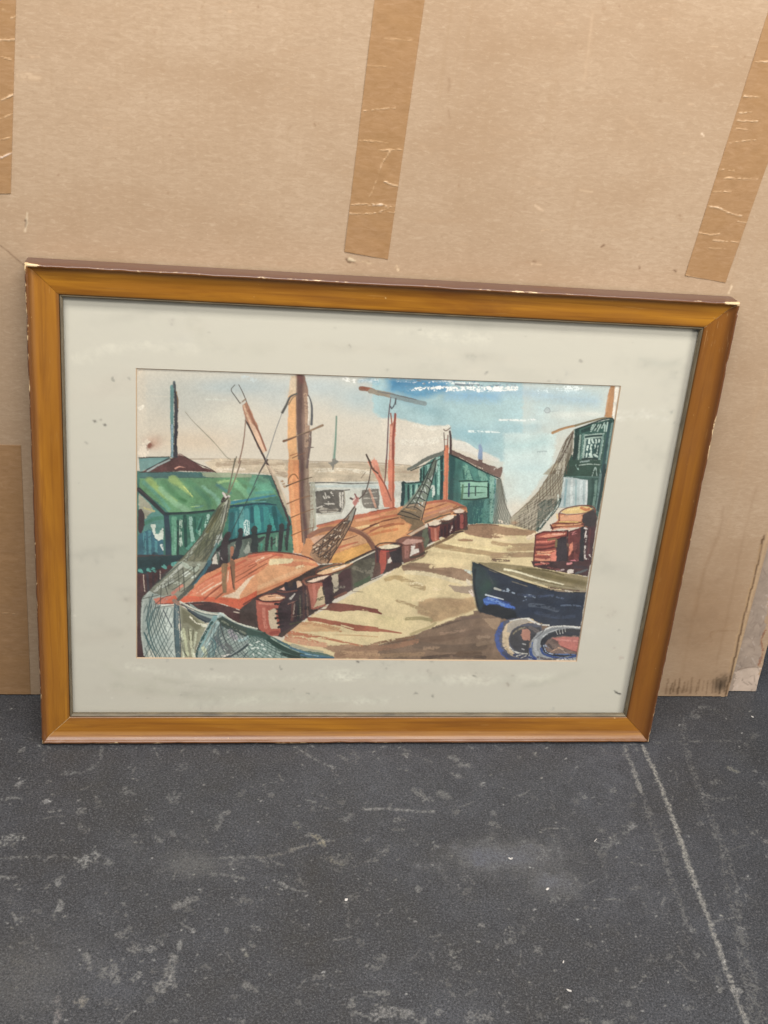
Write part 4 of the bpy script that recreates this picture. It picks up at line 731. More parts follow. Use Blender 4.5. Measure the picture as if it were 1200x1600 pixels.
def paint_nets_left():
    # mast net
    poly('F', "962 440 985 420 996 450 960 560 920 650 830 800 770 900 720 965 640 965 560 880 590 800 720 690 880 560", (146,118,92), a=.85, var=.3)
    poly('F', "940 500 975 440 992 460 950 560 900 600", (150,150,140), a=.9)
    net('F', "880 560 940 560 760 940 580 840", 5, 7, (58,42,36), 8, .9, skew=.7, jit=.3); net('F', "720 690 900 660 740 960 580 860", 5, 6, (60,44,38), 8, .85, skew=.6, jit=.35)
    for d in ["880 580 910 570", "800 640 820 650", "760 700 790 690", "700 740 720 750", "640 780 660 790", "620 830 640 815", "740 790 760 800", "690 830 720 820", "800 720 830 700", "850 650 870 640", "660 860 690 850", "600 810 620 800", "780 760 800 770", "700 900 720 890", "840 700 850 720"]:
        line('F', d, (214,196,172), 9, 4, dry=.1, rough=2)
    line('F', "985 425 900 530 800 620 720 690 590 795", (60,46,44), 11); line('F', "994 448 960 560 920 645 830 800 730 960", (58,46,42), 11); line('F', "930 520 860 650 760 820 660 930", (76,56,46), 8); line('F', "870 570 760 720 640 860", (70,50,42), 7)
    for d in ["620 870 700 850 760 880", "640 900 700 890 740 920", "590 830 660 800 740 800", "720 720 780 740 840 740"]:
        line('F', d, (64,46,38), 8)
    poly('F', "972 360 1000 330 1030 348 1020 382 985 428 968 392", (188,122,112), rough=3); line('F', "985 310 1005 350", (140,80,76), 14); line('F', "945 350 965 360", (96,76,72), 22, 16); line('F', "970 372 990 350", (220,190,180), 12, dry=.1); line('F', "1136 55 1125 140 1108 220 1078 300 1028 352", (88,70,64), 9, 14); line('F', "1082 108 1044 160", (110,90,76), 6)
    # small net at the green house
    poly('G', "596 -20 618 0 612 40 560 200 500 420 478 520 450 552 360 540 240 500 300 422 400 310 500 170", (128,128,112), a=.75, var=.3)
    for d in ["560 170 580 130", "520 220 540 250", "470 260 490 300", "500 250 510 300", "430 320 450 350", "470 330 480 360", "400 370 420 400", "440 380 450 420", "540 170 530 200", "480 390 470 420"]:
        line('G', d, (198,206,200), 11, 5, dry=.12)
    for d in ["610 0 570 180 520 360 470 555", "590 -20 520 120 440 280 340 420 245 500", "560 60 480 260 400 440", "520 160 540 170 570 205", "480 222 520 230 552 270", "440 282 490 290 532 316", "400 350 450 345 502 372", "365 402 430 395 492 432", "330 440 400 430 470 470"]:
        line('G', d, (38,42,42), 10, rough=1)
    poly('G', "300 440 400 440 480 470 460 552 360 542 250 498", (112,94,68), a=.8, dry=.15, rough=3); line('G', "280 470 360 490 450 530", (52,44,38), 12); line('G', "320 450 420 470", (160,130,90), 16, dry=.2); line('G', "250 500 340 525 450 552", (60,52,40), 10)
    # big net hung from the left boom
    poly('E', "886 340 910 300 945 315 960 380 930 520 890 660 850 760 800 850 720 965 455 965 560 850 690 690 760 560 830 460", (122,122,98), a=.93, var=.28)
    poly('E', "905 380 935 355 930 470 890 580 860 640 870 540", (180,182,166), a=.9, rough=3); poly('E', "830 700 880 670 880 740 830 800 800 800", (196,204,196), a=.8, rough=3); line('E', "560 870 680 730 760 600", (150,154,138), 26, dry=.25)
    line('E', "740 660 800 560 850 470", (110,106,72), 40, dry=.2); line('E', "640 860 740 740", (100,104,78), 60, dry=.25); line('E', "500 960 600 860", (160,166,150), 30, dry=.3)
    net('E', "840 450 930 400 780 940 560 880", 4, 6, (66,70,52), 9, .75, skew=.7, jit=.35); net('E', "700 700 880 660 720 965 470 965", 4, 4, (64,70,58), 9, .75, skew=.6, jit=.3)
    for d, c, w in [("905 370 830 450 760 560 700 680 560 850 455 962", (74,80,66), 10), ("940 370 900 560 870 680 800 840", (70,74,66), 11), ("895 350 880 380", (60,50,50), 26), ("890 300 920 340 945 330", (206,196,190), 20), ("905 380 935 340", (64,52,50), 14), ("720 750 800 740 870 740", (80,84,72), 9), ("720 830 800 830", (80,84,72), 9), ("780 660 880 650", (90,92,76), 8), ("860 620 740 860 690 960", (80,84,70), 9), ("740 960 800 850 830 780", (92,130,128), 26)]:
        line('E', d, c, w, dry=.05)
    poly('I', "470 -15 770 -15 700 110 620 210 560 290 470 345 440 300 330 330 250 380 130 400 132 320 190 268 300 165", (138,141,124), a=.95, var=.25)
    for d, c, w in [("500 0 620 60 660 20", (170,180,164), 40), ("530 110 560 90", (206,212,200), 40), ("600 130 620 120", (200,208,196), 26), ("440 180 480 190", (172,178,162), 40), ("320 220 420 160", (176,182,170), 36), ("250 260 420 100 500 20", (186,190,178), 26), ("460 250 500 210", (206,130,110), 30), ("420 280 460 240", (190,120,104), 30)]:
        line('I', d, c, w, dry=.22, rough=3)
    net('I', "440 60 700 20 560 280 300 220", 4, 5, (62,66,56), 9, .8, skew=.6, jit=.3)
    line('I', "760 -10 700 90 620 180 560 250 470 330", (60,100,112), 40, 22, rough=3); line('I', "700 60 620 160 500 310", (66,74,72), 16); line('I', "740 0 660 120 560 260 460 350", (50,66,70), 9); line('I', "470 340 520 290 600 220", (84,86,76), 40, dry=.15)
    line('I', "470 20 360 110 260 200 190 272", (120,124,108), 9); line('I', "500 -10 380 90 280 180", (70,90,84), 8)
    poly('I', "192 262 130 330 118 450 120 600 136 750 160 890 480 892 478 620 440 410 330 385 420 300 300 300", (172,184,176), a=.93, var=.2)
    poly('I', "245 335 330 312 440 300 440 350 420 385 260 390", (214,104,70), a=.85, dry=.08, rough=4); line('I', "300 380 420 375", (120,60,50), 10, dry=.15); line('I', "260 400 400 395", (206,210,200), 30, dry=.2)
    poly('I', "300 430 400 415 430 520 432 700 440 880 380 880 300 600", (206,216,208), a=.75, dry=.15, rough=4); blob('I', "190 520", 60, 120, (150,172,168), .5); blob('I', "300 720", 120, 100, (178,196,192), .6); poly('I', "200 800 280 840 330 890 180 890 165 830", (222,222,206), a=.85, dry=.15)
    random.seed(3)
    net('I', "180 300 300 400 440 890 150 890", 8, 7, (66,92,92), 8, .85, skew=.6, bow=-.25, jit=.12, fam=(1, 0)); net('I', "150 380 430 430 440 890 150 860", 8, 9, (62,88,90), 8, .85, skew=.75, bow=.2, jit=.12, fam=(0, 1))
    for d, w, c in [("200 265 150 340 130 480 125 640 150 860", 14, (190,198,190)), ("230 290 190 420 180 560 230 760 300 885", 11, (60,96,98)), ("300 395 240 440 200 520 190 640", 14, (84,116,116)), ("250 420 300 410 430 395", 9, (90,96,88)), ("330 440 390 560 410 600", 12, (76,86,92)), ("140 330 280 300", 9, (90,94,84)), ("150 650 200 760 260 880", 16, (58,96,100)), ("310 200 300 380", 8, (60,62,56)), ("340 190 370 290", 8, (60,62,56)), ("250 390 330 320 400 300", 8, (70,66,58))]:
        line('I', d, c, w, a=.9)
    line('I', "450 380 448 560 462 720 468 885", (84,108,114), 50, 46, rough=3, dry=.05); line('I', "475 400 490 600 490 885", (50,72,82), 12); line('I', "430 420 432 640 450 880", (60,84,92), 10); line('I', "455 420 458 620", (130,146,148), 12, dry=.2); line('I', "430 350 470 380", (150,120,104), 40, dry=.15)
    poly('I', "482 390 560 440 650 510 742 572 700 660 640 800 640 892 496 892 495 600", (148,148,122), a=.96, var=.2)
    poly('I', "500 420 600 480 700 590 640 640 560 560 510 560", (112,110,84), a=.8, rough=4, soft=3)
    for d, w, c in [("520 620 540 760 560 885", 26, (196,200,164)), ("580 620 590 760 610 880", 24, (206,208,176)), ("640 640 620 760 600 860", 20, (196,200,172)), ("500 640 520 880", 18, (206,212,184)), ("560 600 575 720", 12, (104,104,78)), ("500 700 520 820 560 885", 10, (80,86,70)), ("610 620 600 720", 12, (110,110,86)), ("690 580 730 590", 26, (216,216,196)), ("580 500 640 560 730 575", 12, (226,222,200)), ("620 850 630 890", 20, (222,222,200))]:
        line('I', d, c, w, dry=.15, rough=2.5)
    poly('I', "560 365 650 425 760 460 860 462 905 482 1000 545 1205 612 1205 895 635 895 640 800 700 660 760 560 640 480", (146,162,156), a=.96, var=.22)
    poly('I', "830 520 880 500 1000 560 1205 640 1205 705 1100 690 980 640 880 590", (64,78,70), var=.25, rough=3); line('I', "880 540 980 600 1100 660", (120,128,112), 20, dry=.35)
    poly('I', "505 378 560 420 650 470 780 520 775 555 720 560 640 510 570 450", (70,82,88), var=.25, rough=2); line('I', "560 440 640 500 730 548", (44,56,64), 14)
    for d, w, c in [("820 500 780 560 740 640 660 800", 40, (126,166,168)), ("785 552 730 640 690 720 650 800 640 890", 24, (52,82,80)), ("840 560 780 680 720 800 690 890", 30, (170,196,194)), ("700 790 730 850 710 890", 40, (206,214,180)), ("800 760 760 880", 50, (140,168,164)), ("820 700 880 780 960 870", 40, (120,126,128)), ("960 640 1000 700", 60, (172,166,174)), ("1050 720 1140 700 1180 740", 40, (176,206,206)), ("1100 820 1200 740", 40, (190,206,196)), ("880 870 960 860", 26, (226,222,214))]:
        line('I', d, c, w, dry=.18, rough=3)
    net('I', "850 560 1190 700 1180 890 690 890", 11, 12, (64,84,86), 7, .85, skew=.55, jit=.2); net('I', "800 560 900 600 840 890 660 890", 5, 6, (74,100,104), 6, .8, skew=.6, jit=.2)
    for d, w, c in [("860 570 900 700 960 800 1030 860", 12, (70,78,80)), ("1200 690 1100 780 1000 850 900 890", 24, (54,70,74)), ("1150 720 1050 790 960 860", 8, (150,160,160)), ("1200 740 1120 830 1080 885", 10, (56,84,88)), ("920 760 960 800 940 830", 40, (100,106,106)), ("780 700 820 760 800 860", 12, (80,120,124))]:
        line('I', d, c, w, dry=.05)
    for d in ["870 700 880 712", "930 690 945 700", "1000 720 1010 730", "1060 700 1075 708", "1020 650 1035 660", "760 750 765 765", "820 820 830 830", "900 810 910 822", "1130 640 1140 650"]:
        line('I', d, (214,218,212), 11, 5, dry=.1)
    line('I', "485 362 560 402 650 440 760 468 840 478 880 470 960 528 1080 580 1205 612", (206,206,190), 20, 14, rough=2); line('I', "500 378 600 430 720 478 830 488", (80,92,92), 7); line('I', "840 500 860 470 900 490", (190,206,204), 16); line('I', "880 500 1000 565 1205 640", (60,76,80), 8)
    # right half of the front net
    poly('J', "-10 606 60 622 130 645 220 690 330 745 420 785 560 810 680 838 785 872 785 898 -10 898", (84,112,102), var=.25, rough=2)
    poly('J', "-10 700 80 670 140 690 250 800 380 895 -10 895", (150,172,164), a=.85, dry=.12, rough=4)
    line('J', "130 670 230 750 360 820 520 875", (40,68,60), 62, 40, rough=4); line('J', "-10 640 60 660 140 690", (54,80,72), 60, dry=.1, rough=4); line('J', "200 700 320 770 460 830", (150,172,160), 12, dry=.15); line('J', "260 720 400 790 540 840", (70,110,120), 16, dry=.1); line('J', "400 770 540 810 680 828", (168,166,142), 44, 20, dry=.05, rough=3); line('J', "380 790 520 840 660 868 785 885", (70,114,136), 22, 16, dry=.08); line('J', "480 860 620 882 780 888", (54,96,120), 22, dry=.1); line('J', "520 850 640 870", (140,176,190), 8, dry=.15); line('J', "300 850 460 890", (30,56,50), 40, dry=.08)
    net('J', "-10 680 120 680 380 895 -10 895", 7, 8, (60,92,88), 8, .8, skew=.8, jit=.25)
    for d in ["60 740 90 730", "20 800 50 790", "80 840 105 850", "130 800 150 810", "30 850 40 870", "110 760 130 770", "180 860 200 872", "0 760 20 770", "70 790 85 800"]:
        line('J', d, (214,222,214), 17, 8, dry=.12)

for fn in (paint_sky, paint_far_sheds, paint_left_rigging, paint_masts, paint_mid_house, paint_right_hut, paint_nets_right, paint_deck, paint_barges, paint_barrels,
           paint_front_boat, paint_tyres, paint_nets_left):
    S.vm, S.em = (.45, .35) if fn is paint_sky else (1.0, 1.0)
    fn()
# ------------------------------------------------------------------ materials
def mat_floor():
    n = NT("worn_concrete"); co = n.coord("Object")
    big = n.noise(co, 4.5, 6, .7); mid = n.noise(co, 34, 7, .75, .5); fine = n.noise(co, 460, 5, .8, .5); spk = n.noise(co, 900, 3, .8)
    base = n.ramp(big, [(.32, hexc("363534")), (.5, hexc("404144")), (.66, hexc("4b4d52"))])
    base = n.mix(n.ramp(mid, [(.46, 0.0), (.64, .6)]), base, tuple(hexc("35363a")))
    base = n.mix(n.ramp(fine, [(.38, .9), (.52, 0.0)]), base, tuple(hexc("202022")))
    base = n.mix(n.ramp(fine, [(.53, 0.0), (.66, .8)]), base, tuple(hexc("6e6e6f")))
    base = n.mix(n.ramp(spk, [(.60, 0.0), (.74, .6)]), base, tuple(hexc("8a8884")))
    patch = n.math('MULTIPLY', n.ramp(n.noise(co, 13, 6, .75, .6), [(.60, 0.0), (.74, .22)]), n.ramp(n.noise(co, 260, 6, .85, .6), [(.47, 0.0), (.58, 1.0)]))
    base = n.mix(patch, base, tuple(hexc("8d8c88")))
    ac, aa = n.attr("paint")
    brk = n.ramp(n.noise(co, 330, 7, .95, .6), [(.46, .0), (.54, 1.0)])
    fac = n.math('MULTIPLY', aa, n.math('ADD', n.math('MULTIPLY', brk, .85), .15), True)
    base = n.mix(fac, base, ac)
    h = n.math('ADD', n.math('MULTIPLY', fine, .6), n.math('MULTIPLY', mid, .5))
    n.bump(h, .12, .0006)
    rg = n.ramp(mid, [(.3, .48), (.7, .62)])
    return n.set(Base_Color=base, Roughness=rg, Specular_IOR_Level=.38)

def mat_cardboard(name="kraft_cardboard"):
    n = NT(name); co = n.coord("Object")
    fib = n.noise(n.mapping(co, (95, 95, 300)), 1, 5, .75, .8); fib2 = n.noise(n.mapping(co, (260, 260, 640)), 1, 4, .7, .6); blot = n.noise(n.mapping(co, (5, 5, 9)), 1, 4, .6)
    vert = n.noise(n.mapping(co, (210, 210, 7)), 1, 3, .6)
    base = n.ramp(blot, [(.3, hexc("a98d70")), (.7, hexc("b9a085"))])
    base = n.mix(n.ramp(fib, [(.34, .55), (.54, 0)]), base, tuple(hexc("a3896d")))
    base = n.mix(n.ramp(fib, [(.54, 0), (.70, .5)]), base, tuple(hexc("c4ad92")))
    base = n.mix(n.ramp(fib2, [(.60, 0), (.78, .5)]), base, tuple(hexc("ccb59b")))
    base = n.mix(n.ramp(fib2, [(.26, .5), (.42, 0)]), base, tuple(hexc("997f64")))
    base = n.mix(n.ramp(vert, [(.55, 0), (.8, .18)]), base, tuple(hexc("a18360")))
    ac, aa = n.attr("paint")
    base = n.mix(aa, base, ac)
    n.bump(n.math('ADD', n.math('MULTIPLY', vert, .5), fib), .16, .0006)
    return n.set(Base_Color=base, Roughness=.82, Specular_IOR_Level=.2)

def mat_tape():
    n = NT("brown_packing_tape"); co = n.coord("Object")
    fib = n.noise(n.mapping(co, (90, 90, 300)), 1, 5, .72, .6); blot = n.noise(n.mapping(co, (18, 18, 22)), 1, 4, .6)
    base = n.ramp(fib, [(.3, hexc("9a7650")), (.55, hexc("a5815c")), (.75, hexc("b08c69"))])
    base = n.mix(n.ramp(blot, [(.45, 0), (.7, .35)]), base, tuple(hexc("9c774c")))
    ac, aa = n.attr("paint")
    base = n.mix(aa, base, ac)
    n.bump(n.math('ADD', blot, n.math('MULTIPLY', aa, 1.5)), .25, .001)
    return n.set(Base_Color=base, Roughness=.34, Specular_IOR_Level=.45)

def mat_wood():
    n = NT("varnished_wood"); uv = n.coord("UV"); ac, aa = n.attr("prof")
    sep = n.node("ShaderNodeSeparateColor"); n.l.new(ac, sep.inputs[0]); T, Wr, Rl = sep.outputs
    g1 = n.noise(n.mapping(uv, (5, 150, 1)), 1, 5, .6, .6); g2 = n.noise(n.mapping(uv, (16, 700, 1)), 1, 4, .6); g3 = n.noise(n.mapping(uv, (3.2, 26, 1)), 1, 3, .6, .8)
    base = n.ramp(g3, [(.28, hexc("834e12")), (.5, hexc("9a641a")), (.74, hexc("b57b20"))])
    base = n.mix(n.ramp(g1, [(.32, .6), (.52, 0)]), base, tuple(hexc("70420e")))
    base = n.mix(n.ramp(g2, [(.55, 0), (.72, .3)]), base, tuple(hexc("ba8632")))
    # the right stave is redder and darker, the left one slightly
    base = n.mix(n.ramp(Rl, [(.34, 0.0), (.38, .58)]), base, tuple(hexc("74461a")))
    base = n.mix(n.ramp(Rl, [(.24, 0.0), (.28, .22)]), base, tuple(hexc("804f1a")))
    # pale ceiling sheen coloured into the bottom stave's hollow, with purplish stains
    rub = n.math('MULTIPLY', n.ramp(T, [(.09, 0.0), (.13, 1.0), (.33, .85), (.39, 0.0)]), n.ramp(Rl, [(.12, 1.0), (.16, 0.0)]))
    sheen_stain = n.mix(n.ramp(n.noise(n.mapping(uv, (4, 120, 1)), 1, 4, .6), [(.48, 0.0), (.66, .8)]), tuple(hexc("b08350")), tuple(hexc("6d4a44")))
    base = n.mix(n.math('MULTIPLY', rub, .6), base, sheen_stain)
    # the moulding's outer edge is stained darker
    base = n.mix(n.ramp(T, [(.0, .95), (.11, .72), (.17, .3), (.26, 0.0)]), base, tuple(hexc("62391a")))
    base = n.mix(n.ramp(T, [(.015, .85), (.045, 0.0)]), base, tuple(hexc("5e4640")))
    base = n.mix(n.ramp(T, [(.80, 0.0), (.90, .6)]), base, tuple(hexc("5e3a16")))
    base = n.mix(n.ramp(n.noise(n.mapping(uv, (6, 40, 1)), 1, 5, .7, .5), [(.52, 0.0), (.68, .4)]), base, tuple(hexc("6b3f16")))
    w1 = n.noise(n.mapping(uv, (70, 220, 1)), 1, 5, .75, .3); w2 = n.noise(n.mapping(uv, (9, 20, 1)), 1, 3, .6)
    wear = n.math('ADD', n.math('MULTIPLY', w1, .62), n.math('MULTIPLY', w2, .38))
    wear = n.math('ADD', wear, n.math('MULTIPLY', n.math('SUBTRACT', Wr, 1.0), .6))
    base = n.mix(n.ramp(wear, [(.524, 0.0), (.556, 1.0)]), base, tuple(hexc("d3b78c")))
    sx = n.node("ShaderNodeSeparateXYZ"); n.l.new(uv, sx.inputs[0])
    knock = n.ramp(n.math('ABSOLUTE', n.math('SUBTRACT', sx.outputs[0], 5.735)), [(.016, 1.0), (.034, 0.0)])     # scratched top of the right stave
    scr = n.ramp(n.noise(n.mapping(uv, (34, 700, 1)), 1, 4, .7, .8), [(.63, 0.0), (.68, .6)])
    base = n.mix(n.math('MULTIPLY', scr, knock), base, tuple(hexc("c9a877")))
    scr2 = n.ramp(n.noise(n.mapping(uv, (22, 800, 1)), 1, 2, .6, .2), [(.69, 0.0), (.72, .5)])
    base = n.mix(n.math('MULTIPLY', scr2, n.ramp(w2, [(.48, 0.0), (.58, 1.0)])), base, tuple(hexc("c39a5c")))
    chips = n.noise(n.mapping(uv, (150, 260, 1)), 1, 2, .5)
    chip2 = n.noise(n.mapping(uv, (12, 40, 1)), 1, 2, .5)
    base = n.mix(n.math('MULTIPLY', n.ramp(chips, [(.735, 0.0), (.76, .8)]), n.ramp(chip2, [(.5, 0), (.6, 1)])), base, tuple(hexc("c8a36a")))
    n.bump(n.math('ADD', g1, n.math('MULTIPLY', w1, .6)), .10, .0008)
    rg = n.ramp(w2, [(.3, .30), (.7, .46)])
    return n.set(Base_Color=base, Roughness=rg, Specular_IOR_Level=.5, Coat_Weight=.45, Coat_Roughness=.3)

def mat_sight():
    n = NT("dull_gilt_edge"); uv = n.coord("UV")
    g = n.noise(n.mapping(uv, (30, 200, 1)), 1, 4, .6)
    base = n.ramp(g, [(.3, hexc("4b4335")), (.6, hexc("6d614c")), (.8, hexc("8c7d60"))])
    return n.set(Base_Color=base, Roughness=.5)

def mat_sheet(name, rough=.9, grain=900, spec=.2):
    n = NT(name); ac, aa = n.attr("paint"); co = n.coord("Object")
    g = n.noise(co, grain, 3, .6)
    n.bump(g, .12, .0004)
    return n.set(Base_Color=ac, Roughness=rough, Specular_IOR_Level=spec)

def mat_plain(name, col, rough=.8):
    n = NT(name); co = n.coord("Object"); g = n.noise(co, 400, 3, .6)
    c = n.mix(n.ramp(g, [(.3, 0), (.7, .35)]), col, tuple(np.array(col) * .75))
    return n.set(Base_Color=c, Roughness=rough)

def mat_glass():
    n = NT("picture_glass")
    n.n.remove(n.b)
    tr = n.node("ShaderNodeBsdfTransparent"); gl = n.node("ShaderNodeBsdfGlossy"); mx = n.node("ShaderNodeMixShader"); fr = n.node("ShaderNodeFresnel")
    co = n.node("ShaderNodeTexCoord").outputs["Object"]
    sm = n.noise(co, 9, 4, .6, .5)
    tr.inputs[0].default_value = (.992, .99, .98, 1)
    n.put(gl.inputs["Roughness"], n.ramp(sm, [(.3, .02), (.75, .09)]))
    fr.inputs[0].default_value = 1.45
    geo = n.node("ShaderNodeNewGeometry")
    n.put(mx.inputs[0], n.math('MULTIPLY', fr.outputs[0], n.math('SUBTRACT', 1.0, geo.outputs["Backfacing"])))
    n.l.new(tr.outputs[0], mx.inputs[1]); n.l.new(gl.outputs[0], mx.inputs[2])
    # film of dust and smears, added to put the glass's light veil into colour
    df = n.node("ShaderNodeBsdfDiffuse"); df.inputs[0].default_value = (.72, .71, .68, 1)
    m2 = n.node("ShaderNodeMixShader")
    sw = n.noise(n.mapping(co, (3, 3, 11)), 1.6, 5, .65, .8)
    veil_f = n.math('MULTIPLY', n.ramp(sw, [(.40, .006), (.75, .05)]), n.math('SUBTRACT', 1.0, geo.outputs["Backfacing"]))
    n.put(m2.inputs[0], veil_f); n.l.new(mx.outputs[0], m2.inputs[1]); n.l.new(df.outputs[0], m2.inputs[2])
    n.l.new(m2.outputs[0], n.out.inputs[0])
    return n.m

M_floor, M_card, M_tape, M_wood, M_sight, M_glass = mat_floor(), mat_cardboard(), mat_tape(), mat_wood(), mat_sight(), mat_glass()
M_paint = mat_sheet("watercolour_paper", .85, 700); M_mat = mat_sheet("mat_board", .92, 1100)

# ------------------------------------------------------------------ floor
FX0, FX1, FY0, FY1, FST = -.60, .72, -.56, .16, .0010
fnx, fny = int((FX1 - FX0) / FST), int((FY1 - FY0) / FST)
def floor_canvas(X, Y):
    q = floor_xy(X, Y)
    return np.stack([(q[:, 0] - FX0) / FST, (FY1 - q[:, 1]) / FST], -1)
Fl = Sheet(fnx, fny, floor_canvas, 1 / 1.0 * .68, lin((150, 148, 142)), 0.0)
def dust(d, w, w1=None, c=(150, 148, 143), a=.7, dry=.3, soft=2.0, rough=2.5):
    Fl.line('P', d, c, w, w1, a=a * .8, dry=dry + .06, soft=soft, rough=rough, var=.1)
for d, w, w1, c, a, dry in [
    ("1003 1165 1020 1200 1040 1250 1062 1310 1078 1360", 7, 9, (168, 164, 154), .95, .12), ("1078 1360 1090 1392 1105 1432 1125 1490 1145 1545 1168 1605", 9, 7, (160, 156, 148), .9, .12),
    ("975 1165 988 1200 1002 1240", 8, 6, (150, 147, 140), .8, .3), ("1004 1248 1024 1300 1050 1380 1075 1445", 12, 7, (122, 120, 117), .45, .48),
    ("1065 1120 1072 1170 1090 1225 1108 1270 1130 1330", 10, 13, (126, 124, 121), .42, .52), ("1130 1330 1150 1420 1165 1500 1185 1590", 18, 26, (130, 128, 124), .4, .52),
    ("1025 1160 1080 1158 1170 1157", 3, 2, (140, 138, 134), .55, .46),
    ("1100 1240 1120 1250 1150 1245", 10, 5, (140, 138, 130), .5, .45), ("1085 1120 1100 1105 1120 1110", 16, 10, (140, 140, 138), .5, .5), ("930 1330 960 1310 985 1295", 16, 10, (130, 130, 128), .55, .5),
    ("565 1264 600 1263 640 1266 676 1268", 3, 4, (165, 164, 160), .8, .15), ("400 1340 440 1333 480 1320 520 1313", 4, 4, (140, 132, 118), .7, .3), ("340 1340 370 1339 400 1338", 3, 3, (150, 150, 146), .7, .25),
    ("333 1365 350 1366 380 1372", 7, 3, (150, 150, 147), .6, .3), ("463 1168 490 1185 523 1201", 4, 3, (160, 160, 158), .7, .3), ("0 1340 80 1338 150 1345", 3, 2, (140, 140, 138), .5, .35), ("0 1369 25 1371", 2, 2, (160, 160, 158), .7, .2),
    ("10 1246 32 1246", 3, 3, (160, 160, 158), .6, .35), ("100 1208 130 1205 155 1190", 6, 3, (130, 136, 140), .6, .4), ("66 1190 68 1175 74 1168", 3, 3, (130, 130, 130), .5, .35), ("158 1165 156 1185", 4, 3, (140, 140, 138), .6, .4),
    ("0 1315 15 1310 30 1308", 22, 16, (160, 160, 156), .8, .45), ("125 1350 140 1340 150 1335", 20, 16, (160, 160, 156), .8, .42), ("165 1345 172 1347", 12, 10, (150, 150, 146), .6, .4), ("90 1385 92 1375 98 1370", 9, 6, (150, 150, 148), .7, .25), ("92 1420 94 1408", 10, 5, (150, 150, 148), .7, .25), ("82 1425 84 1435", 4, 3, (140, 140, 138), .6, .3),
    ("275 1415 292 1407 308 1402", 12, 8, (135, 133, 130), .7, .2), ("279 1480 281 1470", 6, 5, (150, 150, 147), .8, .15), ("270 1495 266 1510 262 1528 250 1545", 10, 16, (140, 138, 134), .7, .28), ("262 1528 270 1540", 9, 8, (140, 138, 134), .7, .25),
    ("165 1520 175 1515 180 1530", 22, 14, (140, 138, 134), .6, .4), ("132 1490 138 1500 140 1512", 8, 6, (140, 138, 134), .7, .3), ("185 1460 196 1464", 10, 6, (150, 148, 145), .6, .35), ("205 1478 212 1482", 16, 14, (140, 138, 134), .6, .42), ("125 1565 130 1560", 16, 10, (150, 140, 124), .7, .35), ("88 1560 90 1585 86 1600", 8, 6, (150, 138, 136), .6, .35),
    ("385 1540 398 1546", 14, 10, (140, 138, 134), .6, .3), ("380 1484 384 1492", 6, 5, (160, 156, 140), .7, .25), ("585 1585 605 1580 640 1586", 18, 16, (150, 148, 146), .75, .34), ("735 1590 760 1585", 18, 14, (140, 138, 136), .6, .45), ("540 1410 544 1432 542 1445", 3, 4, (130, 130, 128), .6, .3),
    ("650 1235 660 1245 672 1250", 14, 10, (140, 138, 132), .6, .42), ("690 1240 698 1244", 18, 14, (118, 118, 116), .5, .2), ("705 1182 720 1190 735 1196", 12, 8, (120, 120, 118), .6, .4), ("540 1280 548 1272", 8, 5, (140, 140, 140), .5, .4), ("480 1250 500 1255", 5, 4, (140, 140, 140), .5, .4),
    ("30 1225 36 1222", 14, 12, (140, 140, 142), .6, .4), ("195 1235 205 1240", 18, 10, (140, 140, 142), .5, .42), ("280 1200 290 1196", 12, 10, (130, 136, 140), .5, .42), ("270 1245 275 1240", 20, 14, (120, 122, 124), .5, .45), ("340 1295 345 1270", 9, 6, (140, 140, 140), .5, .4), ("228 1283 236 1278", 8, 6, (150, 150, 150), .6, .4), ("65 1255 75 1250", 9, 7, (160, 160, 160), .8, .3),
    ("490 1305 500 1312 505 1320", 9, 8, (170, 158, 120), .6, .45), ("460 1285 470 1295", 8, 6, (160, 156, 130), .5, .45), ("505 1338 520 1345 532 1352", 10, 8, (170, 158, 120), .5, .5), ("1140 1200 1150 1205", 10, 8, (140, 136, 110), .6, .3), ("1195 1225 1200 1225", 20, 16, (140, 140, 140), .4, .4)]:
    dust(d, w, w1, c, a, dry)
# bluish scuff and brownish stain lying on the concrete
for d, rx, ry, c, a in [("800 1340", 80, 34, (76, 84, 112), .5), ("860 1378", 44, 24, (84, 92, 118), .5), ("745 1335", 34, 22, (76, 84, 110), .4), ("300 1350", 50, 24, (44, 46, 54), .35),
                        ("40 1520", 80, 70, (66, 60, 58), .2)]:
    Fl.blob('P', d, rx, ry, c, a, edge=1.0)
random.seed(5)
for _ in range(420):
    x, y = random.uniform(0, 1200), random.uniform(1100, 1600)
    c = random.choice([(190, 190, 188), (170, 170, 168), (150, 148, 140)])
    r = random.choice([1.6, 2, 2.4, 3, 3.6])
    Fl.line('P', f'{x} {y} {x + random.uniform(-4, 4)} {y + random.uniform(-2, 2)}', c, r, r * .6, a=random.uniform(.35, .9), rough=.6, soft=1.0)
for _ in range(110):
    x, y = random.uniform(0, 1200), random.uniform(1150, 1600); a_ = random.uniform(-.6, 2.6); L = random.uniform(8, 34)
    Fl.line('P', f'{x} {y} {x + L * math.cos(a_) * .5} {y + L * math.sin(a_) * .4 + random.uniform(-3, 3)} {x + L * math.cos(a_)} {y + L * math.sin(a_) * .7}', (140, 138, 134), random.uniform(1.2, 2.6), a=random.uniform(.25, .6), dry=.25, rough=1)
for _ in range(190):
    x, y = random.uniform(0, 1200), random.uniform(1150, 1600)
    Fl.line('P', f'{x} {y} {x + random.uniform(-12, 12)} {y + random.uniform(-6, 6)}', random.choice([(128, 126, 122), (138, 137, 135), (36, 36, 38)]), random.uniform(3, 10), a=random.uniform(.3, .6), dry=.42, rough=4)
xs = np.concatenate([[-5, -2.5, -1.2, -.8], FX0 + (np.arange(fnx) + .5) * FST, [.9, 1.3, 2.5, 5]])
